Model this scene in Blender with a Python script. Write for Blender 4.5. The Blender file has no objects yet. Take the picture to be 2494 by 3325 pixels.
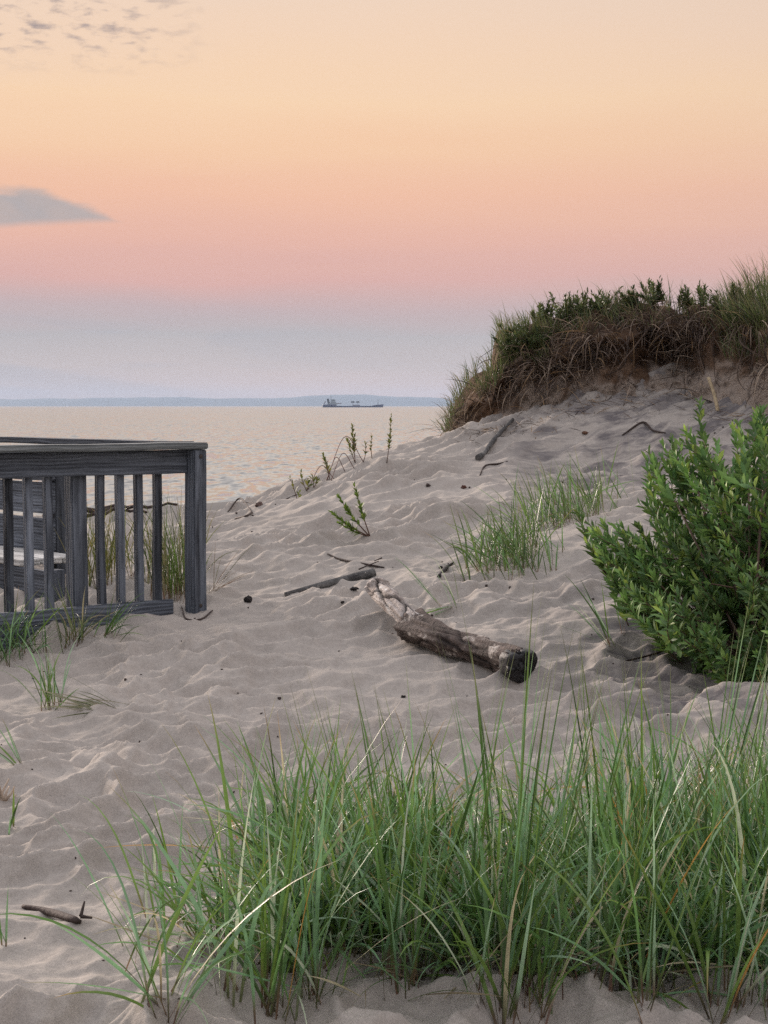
import bpy, bmesh, math, random
import numpy as np
from mathutils import Vector, Matrix

rng = np.random.default_rng(7)
random.seed(7)
S = bpy.context.scene
COL = S.collection
R = math.radians

# ------------------------------------------------------------------ camera geometry
F, CX, CY, HOR, EYE = 5400.0, 1247.0, 1662.5, 1318.0, 1.5
PITCH = math.atan((CY - HOR) / F)

def ray(px, py):
    a, b = (px - CX) / F, (CY - py) / F
    c, s = math.cos(PITCH), math.sin(PITCH)
    return np.array([a, c + b * s, -s + b * c])

def P(px, py, d):
    r = ray(px, py)
    return np.array([0, 0, EYE]) + r * (d / r[1])

def PZ(px, py, z):
    r = ray(px, py)
    return np.array([0, 0, EYE]) + r * ((z - EYE) / r[2])

# ------------------------------------------------------------------ noise
def _hash(ix, iy, seed):
    h = (ix.astype(np.int64) * 374761393 + iy.astype(np.int64) * 668265263 + seed * 974634777) & 0xFFFFFFFF
    h = ((h ^ (h >> 13)) * 1274126177) & 0xFFFFFFFF
    h = (h ^ (h >> 16)) & 0xFFFFFFFF
    return h.astype(np.float64) / 4294967295.0

def vnoise(x, y, seed=0):
    ix, iy = np.floor(x), np.floor(y)
    fx, fy = x - ix, y - iy
    fx = fx * fx * fx * (fx * (fx * 6 - 15) + 10)
    fy = fy * fy * fy * (fy * (fy * 6 - 15) + 10)
    a, b = _hash(ix, iy, seed), _hash(ix + 1, iy, seed)
    c, d = _hash(ix, iy + 1, seed), _hash(ix + 1, iy + 1, seed)
    return (a * (1 - fx) + b * fx) * (1 - fy) + (c * (1 - fx) + d * fx) * fy - 0.5

def fbm(x, y, seed=0, octv=3):
    s, a = 0, 1.0
    for k in range(octv):
        s = s + a * vnoise(x * 2 ** k, y * 2 ** k, seed + k * 17)
        a *= 0.5
    return s

def worley(x, y, seed=0, jit=0.9):
    ix, iy = np.floor(x), np.floor(y)
    f1 = np.full(x.shape, 9.0); amp = np.zeros(x.shape)
    for dx in (-1, 0, 1):
        for dy in (-1, 0, 1):
            cx, cy = ix + dx, iy + dy
            px = cx + 0.5 + (_hash(cx, cy, seed) - 0.5) * jit
            py = cy + 0.5 + (_hash(cx, cy, seed + 5) - 0.5) * jit
            d = (x - px) ** 2 + (y - py) ** 2
            m = d < f1
            f1 = np.where(m, d, f1)
    return f1

def sstep(a, b, x):
    t = np.clip((x - a) / (b - a), 0, 1)
    return t * t * (3 - 2 * t)

# ------------------------------------------------------------------ ground height
FOOT = [(1436, 1452, 16.6), (1500, 1420, 16.0), (1600, 1388, 15.6), (1750, 1335, 15.4), (1900, 1275, 15.3),
        (2050, 1262, 15.1), (2200, 1248, 15.0), (2300, 1285, 14.6), (2494, 1330, 13.9), (2800, 1380, 13.4), (3300, 1400, 13.0)]
CTRL = [PZ(0, 3300, 0), PZ(800, 3300, 0), PZ(1600, 3300, 0), PZ(2494, 3300, .02),
        PZ(0, 2700, .05), PZ(800, 2700, .08), PZ(1600, 2700, .1), PZ(2494, 2700, .15),
        PZ(0, 2300, .13), PZ(600, 2300, .17), PZ(1250, 2300, .2), PZ(1700, 2300, .2), PZ(2100, 2300, .25), PZ(2494, 2300, .34),
        P(100, 2085, 8.85), P(340, 2030, 9.1), P(520, 1985, 9.35), P(650, 1975, 9.5),
        PZ(800, 2000, .33), PZ(1250, 2000, .36), PZ(1700, 2180, .27), PZ(1230, 1920, .42),
        PZ(800, 1850, .45), PZ(680, 1800, .46), 
        P(1000, 1700, 12.6), P(1250, 1600, 13), P(1500, 1600, 12.8), P(1250, 1800, 10.6), P(1500, 1800, 10.5),
        P(1550, 1930, 9.3), P(1750, 1750, 10.3), P(1900, 1700, 10.9), P(1700, 1950, 8.9), P(2000, 2000, 8.3),
        P(2100, 1700, 10.6), P(1900, 1500, 14), P(2200, 1500, 13.5), P(2494, 1500, 12.8), P(2494, 1800, 9.5), P(2494, 2000, 8),
        P(2200, 2200, 7.3), P(2494, 2200, 7.0),
        (-2, 20, -.1), (-.9, 20, -.05), (0, 21, .3), (1.5, 22, 1.0), (4, 24, 1.6), (8, 22, 1.6), (9, 15, 1.6), (8, 9, 1.0), (6, 5, .4),
        (-4, 30, -.6), (0, 30, -.4), (5, 32, .1), (-3.2, 9.6, .28), (-3, 12, .3), (-5, 14, .2), (-6, 20, 0), (-8, 30, -.6), (-6, 9, .1), (-6, 4, 0),
        (0, 0, -.05), (-4, 0, -.05), (4, 0, .05), (0, -6, 0)] + [P(*f) for f in FOOT]
for _px, _py, _d in ((650, 1712, 14), (800, 1655, 14.5), (940, 1606, 15), (1100, 1516, 15.5), (1260, 1474, 16)):
    CTRL += [P(_px, _py, _d), P(_px, _py + 40, _d + 1.1), P(_px, _py + 80, _d + 2.6)]
CT = np.array(CTRL, float)
def _tps_fit():
    n = len(CT); xy = CT[:, :2]
    d2 = ((xy[:, None] - xy[None]) ** 2).sum(-1)
    K = 0.5 * d2 * np.log(d2 + 1e-9) + np.eye(n) * 0.012
    Q = np.c_[np.ones(n), xy]
    A = np.block([[K, Q], [Q.T, np.zeros((3, 3))]])
    return np.linalg.solve(A, np.r_[CT[:, 2], 0, 0, 0])
TW = _tps_fit()
def tps(x, y):
    out = np.empty(x.size); xf, yf = x.ravel(), y.ravel()
    for i in range(0, x.size, 40000):
        a, b = xf[i:i + 40000], yf[i:i + 40000]
        d2 = (a[:, None] - CT[None, :, 0]) ** 2 + (b[:, None] - CT[None, :, 1]) ** 2
        out[i:i + 40000] = (0.5 * d2 * np.log(d2 + 1e-9)) @ TW[:-3] + TW[-3] + TW[-2] * a + TW[-1] * b
    return out.reshape(x.shape)

WATER = -2.0
def base_z(x, y):
    xc, yc = np.clip(x, -7, 9), np.clip(y, -6, 30)
    z = tps(xc, yc)
    s = y - 1.5 * np.clip(x, -14, 25) - 10
    beach = np.interp(s, [-60, 20, 30, 40, 50, 60, 75, 200], [0.6, -.25, -.6, -1.15, -1.65, -2.0, -2.6, -6])
    w = sstep(20, 29, y)
    side = sstep(7, 14, np.abs(x))
    z = z * (1 - w) + beach * w
    far = 0.35 + 0.9 * vnoise(x * .08, y * .08, 3) + np.where(x > 0, 1.0, 0.0) * sstep(7, 14, x)
    return z * (1 - side) + side * np.where(y < 22, far * (1 - w) + beach * w, beach)

def detail_z(x, y):
    wx = x + 0.11 * fbm(x * 2.3, y * 2.3, 11) + 0.05 * fbm(x * 7, y * 7, 12)
    wy = y + 0.11 * fbm(x * 2.3, y * 2.3, 21) + 0.05 * fbm(x * 7, y * 7, 22)
    m = sstep(9.3, 11.5, y + 0.35 * x)                  # drifted slope against trampled path
    d1 = np.minimum(worley(wx / .25, wy / .185, 1), .55)
    d1b = np.minimum(worley(wx / .13 + 3.3, wy / .10 + 1.7, 2), .55)
    c, s = math.cos(R(24)), math.sin(R(24))
    u, v = c * wx + s * wy, -s * wx + c * wy
    d2 = np.minimum(worley(u / .46, v / .21, 3), .6)
    d2b = np.minimum(worley(u / .20, v / .12 + .4, 4), .6)
    amp = 0.35 + 1.25 * np.clip(vnoise(x * 1.1, y * 1.1, 31) + .5, 0, 1)
    tr = .145 * d1 + .046 * d1b
    sl = .165 * d2 + .060 * d2b
    z = amp * (tr * (1 - m) + sl * m) - .025
    z = z + .05 * fbm(x * 1.1, y * 1.1, 41, 2) + .008 * fbm(x * 12, y * 12, 43, 3)
    keep = 1 - sstep(22, 34, y)
    return z * keep + .12 * (1 - keep) * fbm(x * .35, y * .35, 44, 4) * (1 - .8 * sstep(40, 70, y))

def gz(x, y):
    x, y = np.atleast_1d(np.asarray(x, float)), np.atleast_1d(np.asarray(y, float))
    return base_z(x, y) + detail_z(x, y)

def gpt(x, y, dz=0.0):
    return np.array([x, y, gz(x, y)[0] + dz])

def hit(px, py, dmax=30.0):
    r = ray(px, py); t = np.linspace(3, dmax, 5400)
    p = np.array([0, 0, EYE]) + (r / r[1])[None] * t[:, None]
    below = p[:, 2] <= gz(p[:, 0], p[:, 1])
    i = int(np.argmax(below)) if below.any() else len(t) - 1
    return p[i].copy()

# ------------------------------------------------------------------ mesh builder
class MB:
    def __init__(self): self.v, self.f, self.c, self.n = [], {3: [], 4: []}, [], 0
    def add(self, v, quads=None, tris=None, col=(1, 1, 1)):
        v = np.asarray(v, float).reshape(-1, 3); self.v.append(v)
        c = np.asarray(col, float)
        self.c.append(np.broadcast_to(c, (len(v), 3)) if c.ndim == 1 else c.reshape(-1, 3))
        if quads is not None and len(quads): self.f[4].append(np.asarray(quads).reshape(-1, 4) + self.n)
        if tris is not None and len(tris): self.f[3].append(np.asarray(tris).reshape(-1, 3) + self.n)
        self.n += len(v)
    def build(self, name, mat, parent=None, origin=None, smooth=True):
        v = np.concatenate(self.v); c = np.concatenate(self.c)
        o = np.zeros(3) if origin is None else np.asarray(origin, float)
        v = v - o
        idx, st, tot, k = [], [], [], 0
        for n in (4, 3):
            if self.f[n]:
                a = np.concatenate(self.f[n]); idx.append(a.ravel())
                st.append(k + np.arange(len(a)) * n); tot.append(np.full(len(a), n)); k += a.size
        idx, st = np.concatenate(idx), np.concatenate(st)
        me = bpy.data.meshes.new(name)
        me.vertices.add(len(v)); me.vertices.foreach_set('co', v.ravel().astype(np.float32))
        me.loops.add(len(idx)); me.loops.foreach_set('vertex_index', idx.astype(np.int32))
        me.polygons.add(len(st)); me.polygons.foreach_set('loop_start', st.astype(np.int32))
        me.update(calc_edges=True)
        if smooth: me.polygons.foreach_set('use_smooth', np.ones(len(st), bool))
        at = me.color_attributes.new('Col', 'FLOAT_COLOR', 'POINT')
        at.data.foreach_set('color', np.c_[c, np.ones(len(c))].ravel().astype(np.float32))
        me.materials.append(mat); me.validate()
        return link(name, me, parent, o)

def link(name, me, parent=None, loc=(0, 0, 0)):
    ob = bpy.data.objects.new(name, me); COL.objects.link(ob)
    loc = Vector([float(q) for q in loc])
    if parent is not None:
        ob.parent = parent; ob.location = loc - parent.location
    else:
        ob.location = loc
    return ob

def tag(o, label=None, cat=None, group=None, kind=None):
    if label: o['label'] = label
    if cat: o['category'] = cat
    if group: o['group'] = group
    if kind: o['kind'] = kind
    return o

def empty(name, loc, label, cat, group=None):
    o = bpy.data.objects.new(name, None); COL.objects.link(o)
    o.location = Vector([float(q) for q in loc]); o.empty_display_size = .1
    return tag(o, label, cat, group)

def norm(a): return a / (np.linalg.norm(a, axis=-1, keepdims=True) + 1e-12)

def tube(mb, pts, rad, sides=8, col=(1, 1, 1), bump=0.0, seed=0, cap=True, flat=1.0, grooves=()):
    pts = np.asarray(pts, float); n = len(pts); rad = np.broadcast_to(np.asarray(rad, float), (n,))
    tan = norm(np.gradient(pts, axis=0))
    up = np.array([0, 0, 1.0]) if abs(tan[0][2]) < .9 else np.array([1.0, 0, 0])
    A = norm(np.cross(tan, up)); B = np.cross(A, tan)
    th = np.linspace(0, 2 * np.pi, sides, endpoint=False)
    r = rad[:, None] * np.ones((1, sides))
    if bump:
        L = np.cumsum(np.r_[0, np.linalg.norm(np.diff(pts, axis=0), axis=1)])
        cc = np.cos(th)[None] * 1.5 + seed; ss = np.sin(th)[None] * 1.5
        r = r * (1 + bump * (fbm(cc + L[:, None] * 1.3, ss + L[:, None] * 2.1, seed, 4) + .5 * fbm(cc * 4, ss * 4 + L[:, None] * .9, seed + 3, 2)))
    dark = np.ones((n, sides))
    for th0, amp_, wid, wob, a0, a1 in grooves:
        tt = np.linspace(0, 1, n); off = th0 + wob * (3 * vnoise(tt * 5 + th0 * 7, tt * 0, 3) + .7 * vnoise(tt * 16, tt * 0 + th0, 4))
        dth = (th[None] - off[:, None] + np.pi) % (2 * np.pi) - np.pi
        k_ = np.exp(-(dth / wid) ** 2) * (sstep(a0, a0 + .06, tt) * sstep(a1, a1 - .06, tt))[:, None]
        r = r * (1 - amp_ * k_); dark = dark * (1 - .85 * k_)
    v = pts[:, None] + r[..., None] * (np.cos(th)[None, :, None] * A[:, None] + flat * np.sin(th)[None, :, None] * B[:, None])
    i = np.arange(n - 1)[:, None] * sides; j = np.arange(sides)[None]; j2 = (j + 1) % sides
    q = np.stack([i + j, i + j2, i + sides + j2, i + sides + j], -1).reshape(-1, 4)
    vv = v.reshape(-1, 3); tris = []
    c = np.asarray(col, float)
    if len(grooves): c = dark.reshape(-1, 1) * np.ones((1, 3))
    elif c.ndim == 2: c = np.repeat(c, sides, 0)
    if cap:
        vv = np.r_[vv, pts[:1], pts[-1:]]
        k = n * sides
        tris = [(k, b, a) for a, b in zip(range(sides), list(range(1, sides)) + [0])] + \
               [(k + 1, (n - 1) * sides + a, (n - 1) * sides + b) for a, b in zip(range(sides), list(range(1, sides)) + [0])]
        if c.ndim == 2: c = np.r_[c, c[:1], c[-1:]]
    mb.add(vv, q, tris, c)
    return v

def smooth_path(pts, n):
    pts = np.asarray(pts, float)
    if len(pts) < 3:
        t = np.linspace(0, 1, n)[:, None]; return pts[0] * (1 - t) + pts[-1] * t
    P_ = np.r_[[2 * pts[0] - pts[1]], pts, [2 * pts[-1] - pts[-2]]]
    out = []
    for u in np.linspace(0, len(pts) - 1 - 1e-6, n):
        i = int(u); t = u - i; a, b, c, d = P_[i:i + 4]
        out.append(.5 * (2 * b + (c - a) * t + (2 * a - 5 * b + 4 * c - d) * t * t + (3 * b - a - 3 * c + d) * t ** 3))
    return np.array(out)

def blades(mb, base, az, lean, bend, length, width, colA, colB=None, colTip=None, nseg=8, fold=.35, pw=1.4, twist=None, stem=0.12):
    """Grass blades: curved, folded, tapering strips. Angles in radians; az = direction of leaning."""
    n = len(base); base = np.asarray(base, float)
    g = lambda a: np.broadcast_to(np.asarray(a, float), (n,))
    az, lean, bend, length, width = map(g, (az, lean, bend, length, width))
    t = np.linspace(0, 1, nseg + 1)
    th = lean[:, None] + bend[:, None] * t[None] ** pw
    ds = (length / nseg)[:, None]
    hx = np.concatenate([np.zeros((n, 1)), np.cumsum(np.sin(th[:, :-1]) * ds, 1)], 1)
    hz = np.concatenate([np.zeros((n, 1)), np.cumsum(np.cos(th[:, :-1]) * ds, 1)], 1)
    ca, sa = np.cos(az)[:, None], np.sin(az)[:, None]
    c = np.stack([base[:, 0:1] + hx * ca, base[:, 1:2] + hx * sa, base[:, 2:3] + hz], -1)
    side = np.stack([-sa + 0 * th, ca + 0 * th, 0 * th], -1)
    nrm = np.stack([-np.cos(th) * ca, -np.cos(th) * sa, np.sin(th)], -1)
    tw = (rng.uniform(-1.2, 1.2, n) if twist is None else g(twist))[:, None] * (.4 + t[None]) 
    tw = tw[..., None]
    s2 = np.cos(tw) * side + np.sin(tw) * nrm; n2 = -np.sin(tw) * side + np.cos(tw) * nrm
    w = width[:, None] * np.clip(np.minimum(.55 + 2.2 * t, 1.25 * (1 - t ** 2.2)), .02, 1)[None] * .5
    w = w[..., None]
    L, Rr = c - s2 * w, c + s2 * w; M = c - n2 * w * fold
    v = np.stack([L, M, Rr], 2).reshape(n, -1, 3)
    per = (nseg + 1) * 3
    k = np.arange(nseg) * 3
    q = np.concatenate([np.stack([k, k + 1, k + 4, k + 3], -1), np.stack([k + 1, k + 2, k + 5, k + 4], -1)])
    Q = (q[None] + (np.arange(n) * per)[:, None, None]).reshape(-1, 4)
    colA = np.broadcast_to(np.asarray(colA, float), (n, 3))
    colB = colA if colB is None else np.broadcast_to(np.asarray(colB, float), (n, 3))
    colTip = colA if colTip is None else np.broadcast_to(np.asarray(colTip, float), (n, 3))
    a = sstep(stem * .5, stem * 1.6 + 1e-3, t)[None, :, None]; b = sstep(.72, 1, t)[None, :, None]
    cc = (colB[:, None] * (1 - a) + colA[:, None] * a) * (1 - b) + colTip[:, None] * b
    mb.add(v.reshape(-1, 3), Q, None, np.repeat(cc[:, :, None], 3, 2).reshape(-1, 3))

def leaves(mb, pos, d, up, length, width, col, fold=.3, curl=.15):
    n = len(pos); pos = np.asarray(pos, float); d = norm(np.asarray(d, float))
    s = norm(np.cross(d, up)); nn = np.cross(s, d)
    L = np.broadcast_to(length, (n,))[:, None]; W = np.broadcast_to(width, (n,))[:, None] * .5
    pt = lambda a, b, c: pos + d * L * a + s * W * b + nn * c
    cu = curl * L
    v = np.stack([pos, pt(.35, -.8, fold * W - cu * .05), pt(.35, 0, 0 * W), pt(.35, .8, fold * W - cu * .05),
                  pt(.68, -.85, fold * W - cu * .45), pt(.68, 0, -cu * .4), pt(.68, .85, fold * W - cu * .45), pt(1, 0, -cu)], 1)
    q = np.array([[1, 2, 5, 4], [2, 3, 6, 5]]); t = np.array([[0, 2, 1], [0, 3, 2], [4, 5, 7], [5, 6, 7]])
    o = (np.arange(n) * 8)[:, None, None]
    mb.add(v.reshape(-1, 3), (q[None] + o).reshape(-1, 4), (t[None] + o).reshape(-1, 3), np.repeat(np.broadcast_to(col, (n, 3)), 8, 0))

# ------------------------------------------------------------------ materials
def lin(r, g, b):
    f = lambda c: (c / 255 / 12.92) if c / 255 <= .04045 else ((c / 255 + .055) / 1.055) ** 2.4
    return (f(r), f(g), f(b))

class Mat:
    def __init__(self, name, rough=.6, spec=.3):
        self.m = bpy.data.materials.new(name); self.m.use_nodes = True
        self.t = self.m.node_tree; self.t.nodes.clear()
        self.out = self.n('ShaderNodeOutputMaterial'); self.b = self.n('ShaderNodeBsdfPrincipled')
        self.b.inputs['Roughness'].default_value = rough; self.b.inputs['Specular IOR Level'].default_value = spec
        self.l(self.b.outputs[0], self.out.inputs[0])
    def n(self, typ, **kw):
        nd = self.t.nodes.new(typ)
        for k, v in kw.items():
            if hasattr(nd, k): setattr(nd, k, v)
            else: nd.inputs[k.replace('_', ' ')].default_value = v
        return nd
    def l(self, a, b): self.t.links.new(a, b)
    def ramp(self, src, stops):
        r = self.n('ShaderNodeValToRGB'); e = r.color_ramp.elements
        while len(e) < len(stops): e.new(.5)
        for k, (p, c) in enumerate(stops):
            e[k].position = p; e[k].color = (*c, 1) if not np.isscalar(c) else (c, c, c, 1)
        self.l(src, r.inputs[0]); return r.outputs[0]
    def coords(self, scale=(1, 1, 1), space='Object', rnd=False):
        tc = self.n('ShaderNodeTexCoord'); mp = self.n('ShaderNodeMapping'); mp.inputs['Scale'].default_value = scale
        self.l(tc.outputs[space], mp.inputs[0])
        if rnd:
            oi = self.n('ShaderNodeObjectInfo'); mu = self.n('ShaderNodeMath', operation='MULTIPLY'); mu.inputs[1].default_value = 37.0
            self.l(oi.outputs['Random'], mu.inputs[0]); cb = self.n('ShaderNodeCombineXYZ')
            for k in range(3): self.l(mu.outputs[0], cb.inputs[k])
            self.l(cb.outputs[0], mp.inputs['Location'])
        return mp.outputs[0]
    def noise(self, vec, scale, detail=4, rough=.55, dist=0):
        nd = self.n('ShaderNodeTexNoise'); nd.inputs['Scale'].default_value = scale; nd.inputs['Detail'].default_value = detail
        nd.inputs['Roughness'].default_value = rough; nd.inputs['Distortion'].default_value = dist
        self.l(vec, nd.inputs['Vector']); return nd.outputs['Fac']
    def mix(self, fac, a, b, mode='MIX'):
        nd = self.n('ShaderNodeMix', data_type='RGBA', blend_type=mode)
        for k, s in ((0, fac), (6, a), (7, b)):
            if hasattr(s, 'is_output') or isinstance(s, bpy.types.NodeSocket): self.l(s, nd.inputs[k])
            elif np.isscalar(s): nd.inputs[k].default_value = s
            else: nd.inputs[k].default_value = (*s, 1)
        return nd.outputs[2]
    def bump(self, h, strength=.4, dist=.01):
        b = self.n('ShaderNodeBump'); b.inputs['Strength'].default_value = strength; b.inputs['Distance'].default_value = dist
        self.l(h, b.inputs['Height']); self.l(b.outputs[0], self.b.inputs['Normal'])
    def color(self, c):
        if isinstance(c, bpy.types.NodeSocket): self.l(c, self.b.inputs['Base Color'])
        else: self.b.inputs['Base Color'].default_value = (*c, 1)
        return self

def plant_mat(name, transl=.3, rough=.45, spec=.4):
    m = Mat(name, rough, spec)
    at = m.n('ShaderNodeAttribute', attribute_name='Col')
    nz = m.noise(m.coords((1, 1, 1)), 9, 3)
    c = m.mix(1.0, at.outputs['Color'], m.ramp(nz, [(.3, .78), (.7, 1.22)]), 'MULTIPLY')
    m.color(c)
    if transl:
        tr = m.n('ShaderNodeBsdfTranslucent'); mx = m.n('ShaderNodeMixShader'); mx.inputs[0].default_value = transl
        m.l(c, tr.inputs[0]); m.l(m.b.outputs[0], mx.inputs[1]); m.l(tr.outputs[0], mx.inputs[2]); m.l(mx.outputs[0], m.out.inputs[0])
    return m.m

def sand_mat():
    m = Mat('sand', .95, .08); v = m.coords()
    big = m.noise(v, 1.3, 4); grain = m.noise(v, 260, 3, .8); mid = m.noise(v, 45, 4, .7)
    c = m.ramp(big, [(.3, (.312, .281, .252)), (.7, (.368, .332, .298))])
    c = m.mix(1.0, c, m.ramp(grain, [(.25, .62), (.5, 1.0), (.8, 1.28)]), 'MULTIPLY')
    c = m.mix(1.0, c, m.ramp(mid, [(.25, .86), (.75, 1.12)]), 'MULTIPLY')
    # dark mineral streaks in the sand
    st = m.noise(m.coords((1.0, 2.6, 1)), 2.2, 6, .68, .6)
    tc = m.n('ShaderNodeTexCoord'); sx = m.n('ShaderNodeSeparateXYZ'); m.l(tc.outputs['Object'], sx.inputs[0])
    def rng_(sock, a, b):
        r = m.n('ShaderNodeMapRange', interpolation_type='SMOOTHSTEP'); m.l(sock, r.inputs[0])
        r.inputs[1].default_value = a; r.inputs[2].default_value = b; return r.outputs[0]
    def mul(a, b):
        x = m.n('ShaderNodeMath', operation='MULTIPLY'); m.l(a, x.inputs[0]); m.l(b, x.inputs[1]); return x.outputs[0]
    zone = mul(rng_(sx.outputs[0], .35, 1.3), mul(rng_(sx.outputs[1], 5.8, 6.6), rng_(sx.outputs[1], 10.2, 7.8)))
    zone2 = mul(rng_(sx.outputs[0], .6, 1.6), mul(rng_(sx.outputs[1], 11.5, 13.5), rng_(sx.outputs[1], 18, 16)))
    far = rng_(sx.outputs[1], 19, 26)
    mx = m.n('ShaderNodeMath', operation='MAXIMUM'); m.l(zone, mx.inputs[0]); m.l(zone2, mx.inputs[1])
    streak = mul(m.ramp(st, [(.42, 0.0), (.60, .9)]), mx.outputs[0])
    c = m.mix(streak, c, (.11, .10, .105))
    c = m.mix(far, c, (.115, .113, .112))
    m.color(c)
    ad = m.n('ShaderNodeMath', operation='MULTIPLY_ADD'); m.l(mid, ad.inputs[0]); ad.inputs[1].default_value = 3; m.l(grain, ad.inputs[2])
    m.bump(ad.outputs[0], .5, .0022)
    return m.m

def wood_mat(name, dark, light, rnd=True):
    m = Mat(name, .75, .25)
    v = m.coords((1, 1, 1), rnd=rnd)
    wob = m.noise(m.coords((2.2, 7, 7), rnd=rnd), 1.0, 2)
    grain = m.noise(m.coords((1.2, 34, 34), rnd=rnd), 1.0, 5, .65, .5)
    wv = m.n('ShaderNodeTexWave', wave_type='BANDS', bands_direction='Z'); m.l(m.coords((.5, 3, 3), rnd=rnd), wv.inputs[0])
    wv.inputs['Scale'].default_value = 5; wv.inputs['Distortion'].default_value = 7; wv.inputs['Detail'].default_value = 3; wv.inputs['Detail Scale'].default_value = 1.4
    c = m.ramp(grain, [(.32, dark), (.66, light)])
    c = m.mix(.32, c, m.mix(wv.outputs['Fac'], dark, light))
    c = m.mix(1.0, c, m.ramp(wob, [(.3, .7), (.7, 1.25)]), 'MULTIPLY')
    m.color(c)
    oi = m.n('ShaderNodeObjectInfo'); c = m.mix(1.0, c, m.ramp(oi.outputs['Random'], [(0, .7), (1, 1.55)]), 'MULTIPLY'); m.color(c)
    sm = m.n('ShaderNodeMath', operation='ADD'); m.l(grain, sm.inputs[0]); m.l(wv.outputs['Fac'], sm.inputs[1])
    m.bump(sm.outputs[0], .5, .004)
    return m.m

def plain_mat(name, col, rough=.7, var=.25, scale=20, spec=.25):
    m = Mat(name, rough, spec); nz = m.noise(m.coords(), scale, 5, .6)
    m.color(m.mix(1.0, col, m.ramp(nz, [(.25, 1 - var), (.75, 1 + var)]), 'MULTIPLY')); m.bump(nz, .4, .01)
    return m.m

M_SAND = sand_mat()
M_GRASS = plant_mat('grass_blades', .30, .38, .5)
M_DRY = plant_mat('dry_fibre', .15, .8, .1)
M_LEAF = plant_mat('shrub_leaves', .28, .55, .25)
M_STEM = plant_mat('woody_stem', 0, .7, .2)
M_WOOD = wood_mat('weathered_wood', (.010, .012, .017), (.125, .142, .172))
M_CAP = wood_mat('weathered_cap', (.045, .052, .055), (.20, .215, .22))
M_SEAT = wood_mat('pale_seat', (.25, .25, .25), (.5, .49, .47))

def water_mat():
    m = Mat('water', .12, .5); m.b.inputs['IOR'].default_value = 1.33
    m.color((.185, .172, .150))
    def vm(op, p, q):
        nd = m.n('ShaderNodeVectorMath', operation=op)
        for k, x in enumerate((p, q)):
            if isinstance(x, bpy.types.NodeSocket): m.l(x, nd.inputs[k])
            elif x is not None: nd.inputs[k].default_value = x
        return nd.outputs[0]
    def cn(scale, det):
        nd = m.n('ShaderNodeTexNoise'); nd.inputs['Scale'].default_value = 1.0; nd.inputs['Detail'].default_value = det; nd.inputs['Roughness'].default_value = .6
        m.l(m.coords(scale), nd.inputs['Vector']); return vm('SUBTRACT', nd.outputs['Color'], (.5, .5, .5))
    sl = vm('ADD', vm('MULTIPLY', cn((1.5, .36, 1), 2), (.45, 1.0, 0)), vm('ADD', vm('MULTIPLY', cn((.55, .11, 1), 3), (.12, .34, 0)), vm('MULTIPLY', cn((.13, .022, 1), 2), (.05, .16, 0))))
    m.l(vm('NORMALIZE', vm('ADD', sl, (0, -.15, 1)), None), m.b.inputs['Normal'])
    return m.m

def dune_mat():
    m = Mat('dune_soil', .95, .1); v = m.coords()
    n1 = m.noise(v, 2.4, 5, .65); n2 = m.noise(v, 30, 5, .7)
    c = m.ramp(n1, [(.3, (.04, .028, .021)), (.5, (.105, .064, .041)), (.75, (.19, .125, .085))])
    c = m.mix(1.0, c, m.ramp(n2, [(.25, .6), (.75, 1.3)]), 'MULTIPLY')
    at = m.n('ShaderNodeAttribute', attribute_name='Col')
    c = m.mix(at.outputs['Fac'], c, m.mix(1.0, (.30, .245, .205), m.ramp(n2, [(.25, .75), (.75, 1.15)]), 'MULTIPLY'))
    m.color(c); m.bump(n2, .8, .03)
    return m.m

def log_mat(name, dark, mid, pale, thr):
    m = Mat(name, .8, .2); v = m.coords()
    n1 = m.noise(m.coords((1, 1, 1)), 7, 6, .65, .3); n2 = m.noise(m.coords((1, 1, 1)), 38, 5, .7); n3 = m.noise(m.coords((1, 1, 1)), 8.5, 4, .6)
    c = m.ramp(n1, [(.3, dark), (.62, mid)])
    c = m.mix(m.ramp(n3, [(thr, 0.0), (thr + .07, 1.0)]), c, pale)
    c = m.mix(1.0, c, m.ramp(n2, [(.3, .55), (.7, 1.3)]), 'MULTIPLY')
    m.color(c)
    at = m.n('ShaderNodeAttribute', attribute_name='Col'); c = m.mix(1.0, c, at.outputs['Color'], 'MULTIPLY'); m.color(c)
    s = m.n('ShaderNodeMath', operation='ADD'); m.l(n1, s.inputs[0]); m.l(n2, s.inputs[1]); m.bump(s.outputs[0], .9, .02)
    return m.m

# ------------------------------------------------------------------ setting: sand, water, hills
def make_sand():
    f0 = -7.0
    inner = np.linspace(-.30, .30, 760)
    outer = np.geomspace(.305, 8, 70)
    t = np.r_[-outer[::-1], inner, outer]
    y = np.r_[-6, -4, -2, -.5, .8, 1.8, 2.5, np.geomspace(3.0, 19, 900), np.geomspace(19.2, 160, 150)]
    T, Y = np.meshgrid(t, y); X = T * (Y - f0)
    Z = gz(X.ravel(), Y.ravel()).reshape(X.shape)
    nx, ny = len(t), len(y)
    i = np.arange(ny - 1)[:, None] * nx + np.arange(nx - 1)[None]
    q = np.stack([i, i + 1, i + nx + 1, i + nx], -1).reshape(-1, 4)
    mb = MB(); mb.add(np.stack([X, Y, Z], -1).reshape(-1, 3), q)
    tag(mb.build('sand', M_SAND), kind='structure')
make_sand()

mb = MB()
ex = np.r_[-40000, -2000, 2000, 40000]; ey = np.r_[-3000, 25, 400, 3000, 45000]
X, Y = np.meshgrid(ex, ey); i = np.arange(4)[:, None] * 4 + np.arange(3)[None]
mb.add(np.stack([X, Y, 0 * X + WATER], -1).reshape(-1, 3), np.stack([i, i + 1, i + 5, i + 4], -1).reshape(-1, 4))
tag(mb.build('water', water_mat()), kind='structure')

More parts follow.
